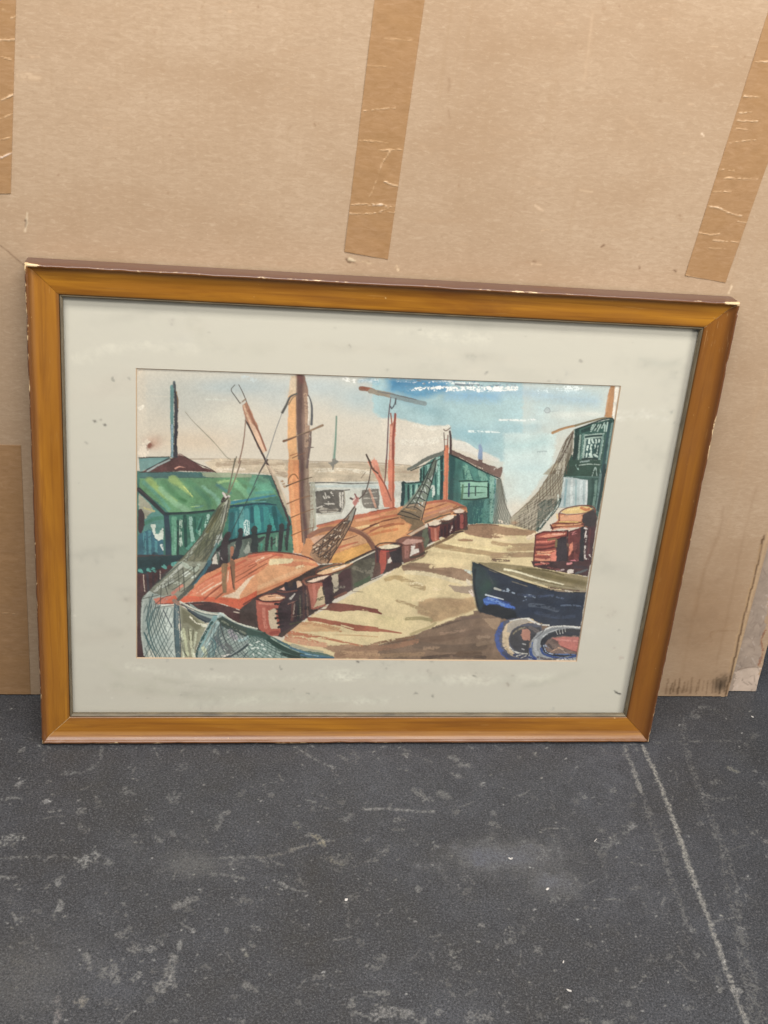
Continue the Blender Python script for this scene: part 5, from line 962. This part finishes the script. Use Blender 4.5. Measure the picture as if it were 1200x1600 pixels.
ys = np.concatenate([[-5, -2.5, -1.2, -.8], FY0 + (np.arange(fny) + .5) * FST, [.3, .6, 1.5, 4]])
P = np.zeros((len(ys), len(xs), 3)); P[..., 0] = xs[None]; P[..., 1] = ys[:, None]
colr = np.zeros((len(ys), len(xs), 4)); colr[..., :3] = .2
colr[4:-4, 4:-4, :3] = Fl.rgb[::-1]; colr[4:-4, 4:-4, 3] = Fl.a[::-1]
o = grid_mesh("floor", P, M_floor, colors=colr, smooth=True)
tag(o, "dark grey worn concrete floor with chalky scuffs", "floor", kind="structure")

# ------------------------------------------------------------------ cardboard box standing behind the picture
box = empty("cardboard_box", (0.0, BOX_Y, 0))
tag(box, "large flattened brown cardboard box with strips of packing tape standing behind the framed picture", "box")
BX0, BX1, BZ1, BST = -.66, .54, 1.06, .00125
bnx, bnz = int((BX1 - BX0) / BST), int(BZ1 / BST)
def box_canvas(X, Y):
    q = box_xz(X, Y); return np.stack([(q[:, 0] - BX0) / BST, (BZ1 - q[:, 1]) / BST], -1)
Bx = Sheet(bnx, bnz, box_canvas, 1 / BST / 1250.0, lin((170, 140, 110)), 0.0)
def bl(d, c, w, w1=None, a=.8, dry=0, soft=1.2, rough=.8): Bx.line('P', d, c, w, w1, a=a, dry=dry, soft=soft, rough=rough, var=.1)
bl("41 329 40 345 38 359", (222, 202, 172), 2.4, 4, dry=.2, rough=1.2); bl("38 343 38 353", (70, 50, 36), 2.6, 2, rough=1)
bl("-5 379 12 392 36 412", (92, 70, 52), 1.8, a=.95, rough=.3)
bl("542 405 558 411", (74, 54, 36), 5, 3, rough=1.6); bl("545 403 562 409", (226, 206, 172), 4, 2, dry=.1); bl("564 407 578 410", (208, 184, 150), 4, 3, dry=.2)
bl("618 415 624 425", (214, 190, 156), 5, dry=.3); bl("700 115 702 130 699 140", (128, 102, 76), 3, 4, a=.5, dry=.2); bl("700 170 702 184", (120, 94, 70), 3, a=.5, dry=.2)
bl("939 385 944 382", (92, 66, 48), 3); bl("998 415 999 418", (96, 70, 50), 4); bl("1052 421 1055 423", (80, 56, 40), 4); bl("1095 208 1098 211", (236, 214, 186), 4); bl("490 192 492 195", (116, 90, 66), 2.5); bl("833 407 835 408", (110, 84, 62), 2.5)
bl("30 118 60 121", (224, 198, 166), 9, 5, a=.6, dry=.15, soft=3); bl("978 185 1000 205 1020 220", (216, 190, 160), 5, 3, a=.5, soft=3); bl("925 20 918 80 912 120", (232, 206, 176), 4, 3, a=.45, soft=3); bl("835 320 848 328", (224, 198, 168), 4, 3, a=.6); bl("905 296 925 299", (220, 194, 162), 3, a=.6)
bl("1143 445 1138 458", (220, 198, 166), 4, dry=.3)
bl("1196 585 1180 640 1166 690 1155 735 1140 800 1128 860", (198, 172, 142), 5, 3, a=.5, soft=3, dry=.1); bl("1130 790 1122 830 1100 890 1085 960", (122, 94, 66), 4, a=.4, soft=3, dry=.1); bl("1120 840 1095 900 1078 980 1065 1060", (172, 142, 110), 4, a=.35, soft=3)
bl("1180 760 1160 840 1140 940 1118 1040", (118, 92, 66), 3, a=.35, soft=3); bl("1098 1000 1120 985 1142 973", (186, 156, 122), 3, 2, a=.6, soft=2); bl("1110 1000 1112 986 1150 984", (110, 82, 58), 3, a=.4, dry=.3)
random.seed(9)
for i in range(15):
    x = 1040 + i * 6.4 + random.uniform(-1.5, 1.5); y = 1060 + random.uniform(-4, 8)
    bl(f'{x} {1084 - random.uniform(0, 6)} {x + 3} {y}', (40, 29, 22), random.uniform(1.8, 3.6), a=random.uniform(.55, .95), soft=1.6, dry=.08)
Bx.blob('P', "1100 990", 90, 200, (140, 110, 80), .62, edge=.5); Bx.blob('P', "1124 1072", 16, 14, (40, 32, 26), .75, edge=1); Bx.blob('P', "1128 1065", 8, 14, (44, 36, 30), .6, edge=1); Bx.blob('P', "1060 1078", 30, 8, (90, 68, 48), .4, edge=1); Bx.blob('P', "1085 960", 60, 60, (130, 100, 72), .25, edge=1)
bl("1040 1090 1090 1091 1132 1090", (186, 152, 112), 4, dry=.15)
bl("1192 835 1178 900 1162 960 1147 1030 1132 1090", (78, 56, 36), 4, a=.9, soft=1.5); bl("1188 850 1170 920 1152 990 1138 1050", (188, 156, 118), 3, a=.6, dry=.1)
bl("1199 830 1184 890 1166 960 1150 1030 1138 1090", (200, 170, 132), 4, a=.6, dry=.2)
bl("8 958 20 957 28 958", (196, 166, 132), 5, 3, dry=.1); bl("5 940 15 945", (120, 90, 62), 3, a=.3)
for _ in range(150):
    x, y = random.uniform(0, 1200), random.uniform(0, 470)
    if random.random() < .55: bl(f'{x} {y} {x + random.uniform(3, 14)} {y + random.uniform(-1.5, 2)}', random.choice([(222, 192, 160), (230, 204, 172)]), random.uniform(1.5, 3), 1.2, a=random.uniform(.25, .6), dry=.1)
    else: bl(f'{x} {y} {x + random.uniform(-2, 3)} {y + random.uniform(-2, 2)}', random.choice([(128, 98, 72), (112, 84, 60), (150, 118, 90)]), random.uniform(1.6, 3), a=random.uniform(.3, .7))
for _ in range(34):
    x, y = random.uniform(0, 1200), random.uniform(0, 440); L = random.uniform(20, 90)
    bl(f'{x} {y} {x + L * .5} {y + random.uniform(-3, 4)} {x + L} {y + random.uniform(-2, 5)}', random.choice([(214, 184, 152), (160, 128, 98)]), random.uniform(3, 8), 2, a=random.uniform(.12, .3), soft=4, dry=.15)
def edge_x(z): return np.interp(z, [0, .06, .25, .5, 1.1], [.5232, .5215, .5150, .5080, .4980])
zz = (np.arange(bnz) + .5) * BST
xx01 = np.linspace(0, 1, bnx)
PX = BX0 + (edge_x(zz)[:, None] - BX0) * xx01[None]
bow = .0016 * np.sin(PX * 9 + 1) * np.sin(zz[:, None] * 5) + .0007 * value_noise(bnz, bnx, 70, 2)
P = np.stack([PX, bow - .0007, np.broadcast_to(zz[:, None], PX.shape)], -1)
P[0, :, 2] = .0006 + .0034 * value_noise(1, bnx, 5, 3)[0]
rz = np.clip(((BZ1 - np.broadcast_to(zz[:, None], PX.shape)) / BST).astype(int), 0, bnz - 1); rx = np.clip(((PX - BX0) / BST).astype(int), 0, bnx - 1)
C4 = np.concatenate([Bx.rgb[rz, rx], Bx.a[rz, rx][..., None]], -1)
def skirt(P, C4, dy):
    Q = np.pad(P, ((1, 1), (1, 1), (0, 0)), mode='edge'); CC = np.pad(C4, ((1, 1), (1, 1), (0, 0)), mode='edge')
    for sl in ((0,), (-1,)):
        Q[sl[0], :, 1] += dy; Q[:, sl[0], 1] += dy
    Q[0, 0, 1] -= dy; Q[0, -1, 1] -= dy; Q[-1, 0, 1] -= dy; Q[-1, -1, 1] -= dy
    return Q, CC
Q, CC = skirt(P, C4, .0045)
grid_mesh("front_panel", Q, M_card, box, CC, smooth=False)
# the panel folded behind it: its liner is torn away, grey paper shows
FLY = .011
def flap_xz(X, Y):
    q = hit(X, Y, np.array([0, BOX_Y + FLY, 0]), np.array([0, -1.0, 0])); return np.stack([q[..., 0], q[..., 2]], -1)
LX0, LX1, LZ1, LST = .30, .58, 1.06, .0010
lnx, lnz = int((LX1 - LX0) / LST), int(LZ1 / LST)
def flap_canvas(X, Y):
    q = flap_xz(X, Y); return np.stack([(q[:, 0] - LX0) / LST, (LZ1 - q[:, 1]) / LST], -1)
Lp = Sheet(lnx, lnz, flap_canvas, 1 / LST / 1250, lin((176, 142, 110)), 0.0)
Lp.poly('P', "1230 700 1212 860 1200 945 1196 985 1190 1000 1192 1020 1184 1045 1188 1060 1180 1078 1186 1100 1100 1110 1100 700", (166, 148, 132), a=1, rough=5, var=.14)
Lp.line('P', "1196 985 1190 1000 1192 1020 1184 1045 1188 1062", (150, 104, 78), 4, a=.8, rough=2)
Lp.poly('P', "1150 1050 1165 1044 1190 1040 1186 1095 1140 1100", (196, 176, 158), rough=4, var=.12); Lp.line('P', "1153 1047 1168 1043 1190 1042", (120, 100, 86), 2, a=.6)
Lp.line('P', "1146 1083 1160 1086 1176 1083", (120, 96, 76), 2, a=.8); Lp.line('P', "1146 1090 1160 1092 1180 1086", (226, 202, 172), 6, dry=.1)
for _ in range(70):
    x, y = random.uniform(1150, 1200), random.uniform(880, 1080)
    Lp.line('P', f'{x} {y} {x + random.uniform(-8, 8)} {y + random.uniform(2, 12)}', random.choice([(196, 180, 166), (128, 112, 100), (140, 122, 108)]), random.uniform(1, 2.4), a=.6, dry=.15)
lz = (np.arange(lnz) + .5) * LST
ex = np.interp(lz, [0, .07, .2, 1.1], list(flap_xz(np.array([1178.0, 1184, 1200]), np.array([1090.0, 1060, 985]))[:, 0]) + [.545])
ex = ex + .0012 * (value_noise(1, lnz, 14, 2)[0] - .5)
PXl = LX0 + (ex[:, None] - LX0) * np.linspace(0, 1, lnx)[None]
P = np.stack([PXl, FLY + .0012 * value_noise(lnz, lnx, 40, 2), np.broadcast_to(lz[:, None], PXl.shape)], -1)
P[0, :, 2] = .0015 + .004 * value_noise(1, lnx, 9, 2)[0]
rz = np.clip(((LZ1 - np.broadcast_to(lz[:, None], PXl.shape)) / LST).astype(int), 0, lnz - 1); rx = np.clip(((PXl - LX0) / LST).astype(int), 0, lnx - 1)
Q, CC = skirt(P, np.concatenate([Lp.rgb[rz, rx], Lp.a[rz, rx][..., None]], -1), .0045)
o = grid_mesh("folded_panel", Q, M_card, box, CC); o["label"] = "folded rear panel with its liner torn off to grey paper"
# strips of tape
def tape(corner_px, label, marks, seed, up_to=1.02):
    """corner_px: bottom-left, bottom-right, a point up the left edge, a point up the right edge"""
    q = box_xz(np.array([c[0] for c in corner_px], float), np.array([c[1] for c in corner_px], float))
    bl_, br_, tl, tr = q
    def ext(b, t, z): return b + (t - b) * ((z - b[1]) / (t[1] - b[1]))
    tl2, tr2 = (ext(bl_, tl, up_to), ext(br_, tr, up_to)) if up_to else (tl, tr)
    nw, nh = 44, int(np.linalg.norm(tl2 - bl_) / .0011)
    u = np.linspace(0, 1, nw)[None, :, None]; t = np.linspace(0, 1, nh)[:, None, None]
    G = (bl_ * (1 - u) + br_ * u) * (1 - t) + (tl2 * (1 - u) + tr2 * u) * t
    M = np.array([br_ - bl_, tl2 - bl_])
    inv = np.linalg.inv(M)
    def canv(X, Y):
        w = (box_xz(X, Y) - bl_) @ inv
        return np.stack([w[:, 0] * nw, (1 - w[:, 1]) * nh], -1)
    T = Sheet(nw, nh, canv, .72, lin((214, 180, 140)), 0.0)
    for d, w, c, a in marks: T.line('P', d, c, w * .38, w * .22, a=a * .7, rough=.9, soft=1.0, dry=.16)
    col = np.concatenate([T.rgb, T.a[..., None]], -1)[::-1]
    y = -.0029 - .0007 * col[..., 3] * value_noise(nh, nw, 4) + .0004 * value_noise(nh, nw, 9)
    # keep the strip lying on the panel, which bows a little
    y = y + .0016 * np.sin(G[..., 0] * 9 + 1) * np.sin(G[..., 1] * 5) + .0018
    P = np.stack([G[..., 0], y, G[..., 1]], -1)
    Q, CC = skirt(P, col, .0005)
    o = grid_mesh("tape_strip", Q, M_tape, box, CC, smooth=False); o["label"] = label
W_, Y_ = (236, 212, 180), (222, 186, 146)
tape([(538, 393), (606, 405), (585, 0), (663, 0)], "brown tape strip above the middle of the frame",
     [("550 318 575 317 595 318 612 322", 3, W_, .9), ("547 332 575 332 600 330 618 331", 3, W_, .9), ("575 320 595 319 605 324 590 330", 4, (242, 226, 206), .9), ("600 323 619 321", 2, Y_, .8), ("568 172 590 170 615 169", 2, W_, .7), ("562 218 585 220 605 224", 1.6, Y_, .7), ("590 234 632 234", 2, Y_, .8), ("607 237 596 255 590 270", 2.5, Y_, .8), ("599 283 612 288 626 291", 2.5, W_, .9), ("587 280 580 300 576 305", 1.6, Y_, .7), ("560 100 600 104", 3, (190, 150, 108), .4), ("600 60 640 66", 4, (196, 156, 114), .4)], 1)
tape([(1070, 430), (1133, 441), (1197, 30), (1262, 80)], "brown tape strip slanting above the frame's right corner",
     [("1180 96 1200 97", 2, W_, .8), ("1163 150 1185 152", 2.5, W_, .8), ("1155 176 1172 175", 2, W_, .8), ("1152 187 1165 189 1180 190", 4, W_, .9), ("1150 200 1165 202", 2, Y_, .7), ("1140 223 1155 220 1176 219", 3, W_, .9), ("1125 264 1145 266", 2, Y_, .8), ("1132 277 1160 279 1188 281", 2.5, Y_, .9), ("1114 298 1140 299", 2, Y_, .8), ("1107 321 1122 324 1140 333 1155 337", 3.5, W_, .9), ("1150 345 1168 348", 2, W_, .8), ("1092 362 1110 365 1122 364", 2, Y_, .8), ("1112 374 1135 376 1152 377", 2.5, W_, .85), ("1105 386 1130 387", 1.5, Y_, .6), ("1072 428 1095 434", 2, (130, 92, 60), .6)], 2)
tape([(-52, 303), (17, 302), (-52, 0), (25, 0)], "brown tape strip at the picture's upper left with white wrinkles",
     [("14 24 24 23", 3, W_, .9), ("-5 60 12 59 24 57", 2.5, W_, .9), ("0 86 25 94", 2, Y_, .8), ("-10 160 10 149 26 143", 4, W_, .95), ("-10 187 10 178 26 172", 3, Y_, .95), ("-10 220 10 213 24 210", 2.5, Y_, .9), ("-10 248 5 242 18 236", 7, (240, 228, 222), .95), ("0 12 10 12", 2, Y_, .6)], 3)
tape([(-40, 1084), (48, 1084), (-40, 694), (33, 695)], "brown tape strip low on the left beside the frame",
     [("8 957 20 957 27 958", 3, Y_, .9), ("5 790 20 794", 2, Y_, .3), ("0 735 15 760", 2, Y_, .3)], 4, up_to=None)

# ------------------------------------------------------------------ framed watercolour
pic = empty("framed_picture", (0, 0, 0), (-LEAN, 0, 0))
tag(pic, "framed watercolour of a fishing wharf in a scratched amber wood frame leaning against the cardboard", "picture")
def LP(u, v, w): return np.stack([np.asarray(u, float), -np.asarray(w, float) + 0 * np.asarray(u, float), np.asarray(v, float)], -1)
# painted sheet
us = U0 + (np.arange(CW) + .5) / CK; vv = V1 - (np.arange(CH) + .5) / CK
UU, VV = np.meshgrid(us, vv)
art = S.rgb * (1 + .10 * (S.grain - .5) + .05 * (S.n2 - .5))[..., None]
grey = art.mean(-1, keepdims=True)
art = grey + (art - grey) * .90                      # aged, slightly faded pigments
art = art * .975 + .009
art = np.clip(art * PIGMENT, 0.003, .88)
ripple = .0004 * value_noise(CH, CW, 160, 2)
o = grid_mesh("watercolour_sheet", LP(UU, VV, PW + ripple - .0004), M_paint, pic, np.concatenate([art, np.ones((CH, CW, 1))], -1), smooth=True, flip=True)
# mat
mw, mh = 720, 540
OUT = [(-.3500, .5450), (.3500, .5450), (.3500, .0280), (-.3500, .0280)]
def mat_canvas(X, Y):
    q = sheet_uv(X, Y, MW); return np.stack([(q[:, 0] + .35) / .70 * mw, (.545 - q[:, 1]) / .517 * mh], -1)
Mt = Sheet(mw, mh, mat_canvas, mw / .70 / 1400, lin((204, 200, 187)), 1.0)
random.seed(21)
for _ in range(90):
    x, y = random.uniform(100, 1080), random.uniform(480, 1110)
    Mt.blob('P', f'{x} {y}', random.uniform(15, 90), random.uniform(6, 24), random.choice([(182, 179, 167), (207, 204, 193), (192, 184, 170), (176, 174, 163), (208, 199, 186)]), random.uniform(.12, .34), ang=random.uniform(-20, 20), edge=1.2)
for d, w, c, a in [("200 1040 300 1055 420 1060 560 1058", 12, (216, 214, 200), .5), ("180 1070 300 1085 430 1092", 16, (186, 184, 168), .4), ("240 1060 340 1075 450 1080", 8, (184, 182, 166), .45), ("160 1035 190 1055 240 1070", 9, (190, 188, 172), .4), ("300 1100 450 1090 600 1094", 14, (212, 211, 197), .5), ("500 1050 700 1062 860 1058", 18, (212, 210, 196), .45),
                   ("820 1072 870 1060 900 1050", 12, (182, 180, 166), .4), ("120 560 200 540 300 545", 16, (214, 210, 196), .4), ("300 500 330 540 420 545", 20, (192, 188, 174), .3), ("960 652 1010 650 1040 654", 3, (226, 224, 214), .6), ("965 643 1040 640", 2.5, (224, 222, 212), .4), ("480 540 640 548 800 560", 14, (196, 190, 176), .3), ("620 520 760 530", 12, (214, 210, 196), .4), ("1000 560 1030 568 1060 566", 4, (176, 176, 166), .4)]:  # thin pale strokes at the right: glass reflections painted onto the mat
    Mt.line('P', d, c, w, a=a, soft=6, dry=.25, hair='h', rough=3)
for d, w, c, a in [("146 657 148 658", 3, (96, 92, 86), .75), ("163 663 164 664", 3, (86, 82, 76), .8), ("156 655 157 656", 1.8, (140, 136, 126), .6), ("558 1033 560 1034", 3.4, (106, 100, 94), .75), ("959 1079 964 1082 969 1084", 2.4, (66, 66, 62), .9), ("739 1055 743 1057", 3, (130, 128, 118), .7), ("200 590 202 592", 3, (150, 146, 136), .6), ("133 690 135 692", 3, (140, 136, 128), .5),  ("905 562 908 564", 3, (150, 144, 134), .6), ("758 583 761 580", 3, (140, 136, 128), .6)]:
    Mt.line('P', d, c, w, a=a, soft=1.4)
for _ in range(60):
    x, y = random.uniform(105, 1080), random.uniform(475, 1110)
    Mt.line('P', f'{x} {y} {x + random.uniform(-3, 3)} {y + random.uniform(-1, 1)}', random.choice([(150, 146, 136), (168, 164, 152), (224, 221, 210)]), random.uniform(1.5, 3), a=random.uniform(.25, .6))
# soft shade beside the side rails, painted onto the mat
Mt.line('P', "100 480 103 700 108 900 113 1108", (150, 146, 136), 5, a=.45, soft=5); Mt.line('P', "972 1108 1000 940 1040 740 1086 520", (158, 154, 146), 6, a=.4, soft=6)
mv, mf, mc = [], [], []
def ring_patch(A, B, Cc, D, nx, ny, wA, wC, rgb=None):
    """quad A B (outer) to D C (inner)"""
    base = len(mv)
    s_ = np.linspace(0, 1, nx)[None, :, None]; t_ = np.linspace(0, 1, ny)[:, None, None]
    A, B, Cc, D = map(np.array, (A, B, Cc, D))
    G = (A * (1 - s_) + B * s_) * (1 - t_) + (D * (1 - s_) + Cc * s_) * t_
    Wd = np.broadcast_to(wA + (wC - wA) * t_[..., 0], G.shape[:2])
    ix = np.clip(((G[..., 0] + .35) / .70 * mw).astype(int), 0, mw - 1); iy = np.clip(((.545 - G[..., 1]) / .517 * mh).astype(int), 0, mh - 1)
    col = Mt.rgb[iy, ix] if rgb is None else np.broadcast_to(lin(rgb), G.shape[:2] + (3,)) * PIGMENT
    mv.extend(LP(G[..., 0], G[..., 1], Wd).reshape(-1, 3).tolist()); mc.extend(col.reshape(-1, 3).tolist())
    for j in range(ny - 1):
        for i in range(nx - 1):
            a = base + j * nx + i
            mf.append((a, a + nx, a + nx + 1, a + 1))
for i in range(4):
    j = (i + 1) % 4
    horiz = i in (0, 2)
    ring_patch(OUT[i], OUT[j], WIN[j], WIN[i], 560 if horiz else 420, 64, MW, MW)
inn = []
cx, cy = np.mean([p[0] for p in WIN]), np.mean([p[1] for p in WIN])
for (x, y) in WIN: inn.append((x - math.copysign(.0011, x - cx), y - math.copysign(.0011, y - cy)))
for i in range(4):
    j = (i + 1) % 4
    ring_patch(WIN[i], WIN[j], inn[j], inn[i], 60, 3, MW, PW + .0003, rgb=[(126, 102, 80), (176, 158, 138), (224, 206, 184), (150, 122, 98)][i] if False else (196, 170, 142))
o = link_mesh("mat_board", mv, mf, M_mat, pic)
at = o.data.color_attributes.new("paint", 'FLOAT_COLOR', 'POINT')
at.data.foreach_set("color", np.concatenate([np.array(mc), np.ones((len(mc), 1))], -1).astype(np.float32).reshape(-1))
# glass
v, f = box_vf(-.3490, .3490, -.0130, -.0112, .0290, .5440)
link_mesh("glass_pane", v, f, M_glass, pic)
# moulding: distance in from the outer edge, height above the back
PROF = [(.0000, .0000), (.0000, .0120), (.0001, .0262), (.0007, .0277), (.0016, .0280), (.0026, .0278), (.0032, .0271), (.0037, .0262), (.0044, .0250), (.0055, .0237), (.0070, .0225), (.0088, .0216), (.0108, .0210), (.0126, .0207), (.0140, .0205),
        (.0200, .0199), (.0260, .0193), (.0306, .0188), (.0318, .0184), (.0323, .0175), (.0324, .0110), (.0324, .0000)]
SIGHT = [(.0325, .0131), (.0326, .0176), (.0331, .0183), (.0339, .0181), (.0348, .0172), (.0355, .0158), (.0358, .0142), (.0358, .0131)]
def rail(side, seed):
    r2 = np.random.default_rng(seed)
    L = FW if side in ('bottom', 'top') else FH
    n = 220
    s = (1 - np.cos(np.linspace(0, np.pi, n))) / 2
    s = .6 * s + .4 * np.linspace(0, 1, n)
    def build(prof, name, mat, parent, gap):
        V, F, col, uvs = [], [], [], []
        lens = np.concatenate([[0], np.cumsum([math.hypot(a[0] - b[0], a[1] - b[1]) for a, b in zip(prof[:-1], prof[1:])])])
        wob = np.interp(np.linspace(0, 1, n), np.linspace(0, 1, 60), r2.normal(0, .00022, 60))
        wob2 = np.interp(np.linspace(0, 1, n), np.linspace(0, 1, 130), np.minimum(0, r2.normal(.0003, .0004, 130)))
        for k, (t, w) in enumerate(prof):
            for i in range(n):
                tt, ww = t, w
                if name == 'frame_rail' and 2 <= k <= 6:
                    tt = t + (wob[i] - wob2[i] * .6) * (1.0 if k < 5 else .5); ww = w + wob2[i] * (.8 if k in (3, 4, 5) else .3)
                a = -L / 2 + t + gap + (L - 2 * t - 2 * gap) * s[i]
                if side == 'bottom': p = (a, tt)
                elif side == 'top': p = (-a, FH - tt)
                elif side == 'left': p = (-FW / 2 + tt, FH / 2 - a)
                else: p = (FW / 2 - tt, FH / 2 + a)
                V.append((p[0], -ww, p[1]))
                edge = {2: .85, 3: 1.0, 4: .93, 5: .85, 6: .7, 7: .55}.get(k, .48)
                de = min(s[i], 1 - s[i]) * L
                near = max(0, 1 - de / .010)
                if k in (2, 3, 4, 5) and side in ('top',): edge += .38 * max(0, 1 - de / .022)
                edge += .12 * near if k < 16 else 0
                dm = min(abs(s[i]), abs(1 - s[i])) * (L - 2 * t)
                if k > 4 and ((side == 'right' and i == n - 1) or (side == 'bottom' and i == 0)): edge = 1.15
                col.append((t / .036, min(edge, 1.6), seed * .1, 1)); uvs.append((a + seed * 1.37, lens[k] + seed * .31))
        for k in range(len(prof) - 1):
            for i in range(n - 1):
                a = k * n + i
                F.append((a, a + 1, a + n + 1, a + n))
        F.append(tuple(k * n for k in range(len(prof)))); F.append(tuple(k * n + n - 1 for k in reversed(range(len(prof)))))
        o = link_mesh(name, V, F, mat, parent)
        at = o.data.color_attributes.new("prof", 'FLOAT_COLOR', 'POINT'); at.data.foreach_set("color", np.array(col, np.float32).reshape(-1))
        ul = o.data.uv_layers.new(name="UVMap"); li = np.zeros(len(o.data.loops), np.int32); o.data.loops.foreach_get("vertex_index", li)
        ul.data.foreach_set("uv", np.array(uvs, np.float32)[li].reshape(-1))
        sm = np.ones(len(o.data.polygons), bool); sm[-2:] = False
        o.data.polygons.foreach_set("use_smooth", sm)
        bm = bmesh.new(); bm.from_mesh(o.data); bmesh.ops.recalc_face_normals(bm, faces=bm.faces)
        for e in bm.edges:
            if len(e.link_faces) == 2 and e.calc_face_angle() > .9: e.smooth = False
        bm.to_mesh(o.data); bm.free()
        return o
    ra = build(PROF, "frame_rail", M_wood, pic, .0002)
    build(SIGHT, "sight_edge", M_sight, ra, .0001)
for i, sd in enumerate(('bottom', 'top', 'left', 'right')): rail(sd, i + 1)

# ------------------------------------------------------------------ crumbs lying on the floor
M_flake = mat_plain("white_plaster", tuple(lin((214, 208, 200))), .7)
def flake(px, py, size, asp, ang, label, seed):
    r = random.Random(seed)
    c = floor_xy(np.array([px], float), np.array([py], float))[0]
    n = 9; top, mid, bot = [], [], []
    for i in range(n):
        a = 2 * math.pi * i / n
        k = size * r.uniform(.65, 1.15)
        x, y = k * math.cos(a), k * asp * math.sin(a)
        x, y = x * math.cos(ang) - y * math.sin(ang), x * math.sin(ang) + y * math.cos(ang)
        h = .0009 + .0016 * (x / size) ** 2 * r.uniform(.6, 1.2)
        bot.append((x * .8, y * .8, .0001 + h * .35)); mid.append((x, y, h)); top.append((x * .5, y * .5, h + .0007))
    V = bot + mid + top
    F = [tuple(reversed(range(n))), tuple(range(2 * n, 3 * n))]
    for lv in range(2):
        for i in range(n):
            j = (i + 1) % n
            F.append((lv * n + i, lv * n + j, lv * n + n + j, lv * n + n + i))
    o = link_mesh("white_flake", V, F, M_flake); o.location = (c[0], c[1], 0.0002)
    tag(o, label, "flake", "white flakes scattered on the floor")
flake(541, 1407, .0024, .7, .3, "white plaster flake lying alone on the floor below the middle of the frame", 1)
flake(797, 1343, .0026, .4, -.3, "narrow white flake on the bluish scuff of the floor", 2)
flake(855, 1390, .0027, .55, .5, "pale flake just below the bluish scuff of the floor", 3)
flake(889, 1549, .0030, .5, -.4, "largest white flake near the bottom edge of the photo", 4)
flake(880, 1504, .0021, .4, 1.0, "small yellowish white flake above the one nearest the bottom edge", 5)
flake(1175, 1121, .0025, .3, -.9, "thin white flake on the floor in front of the torn cardboard corner", 6)
flake(930, 1314, .0045, .12, .75, "long thin pale sliver on the floor left of the chalky streak", 7)
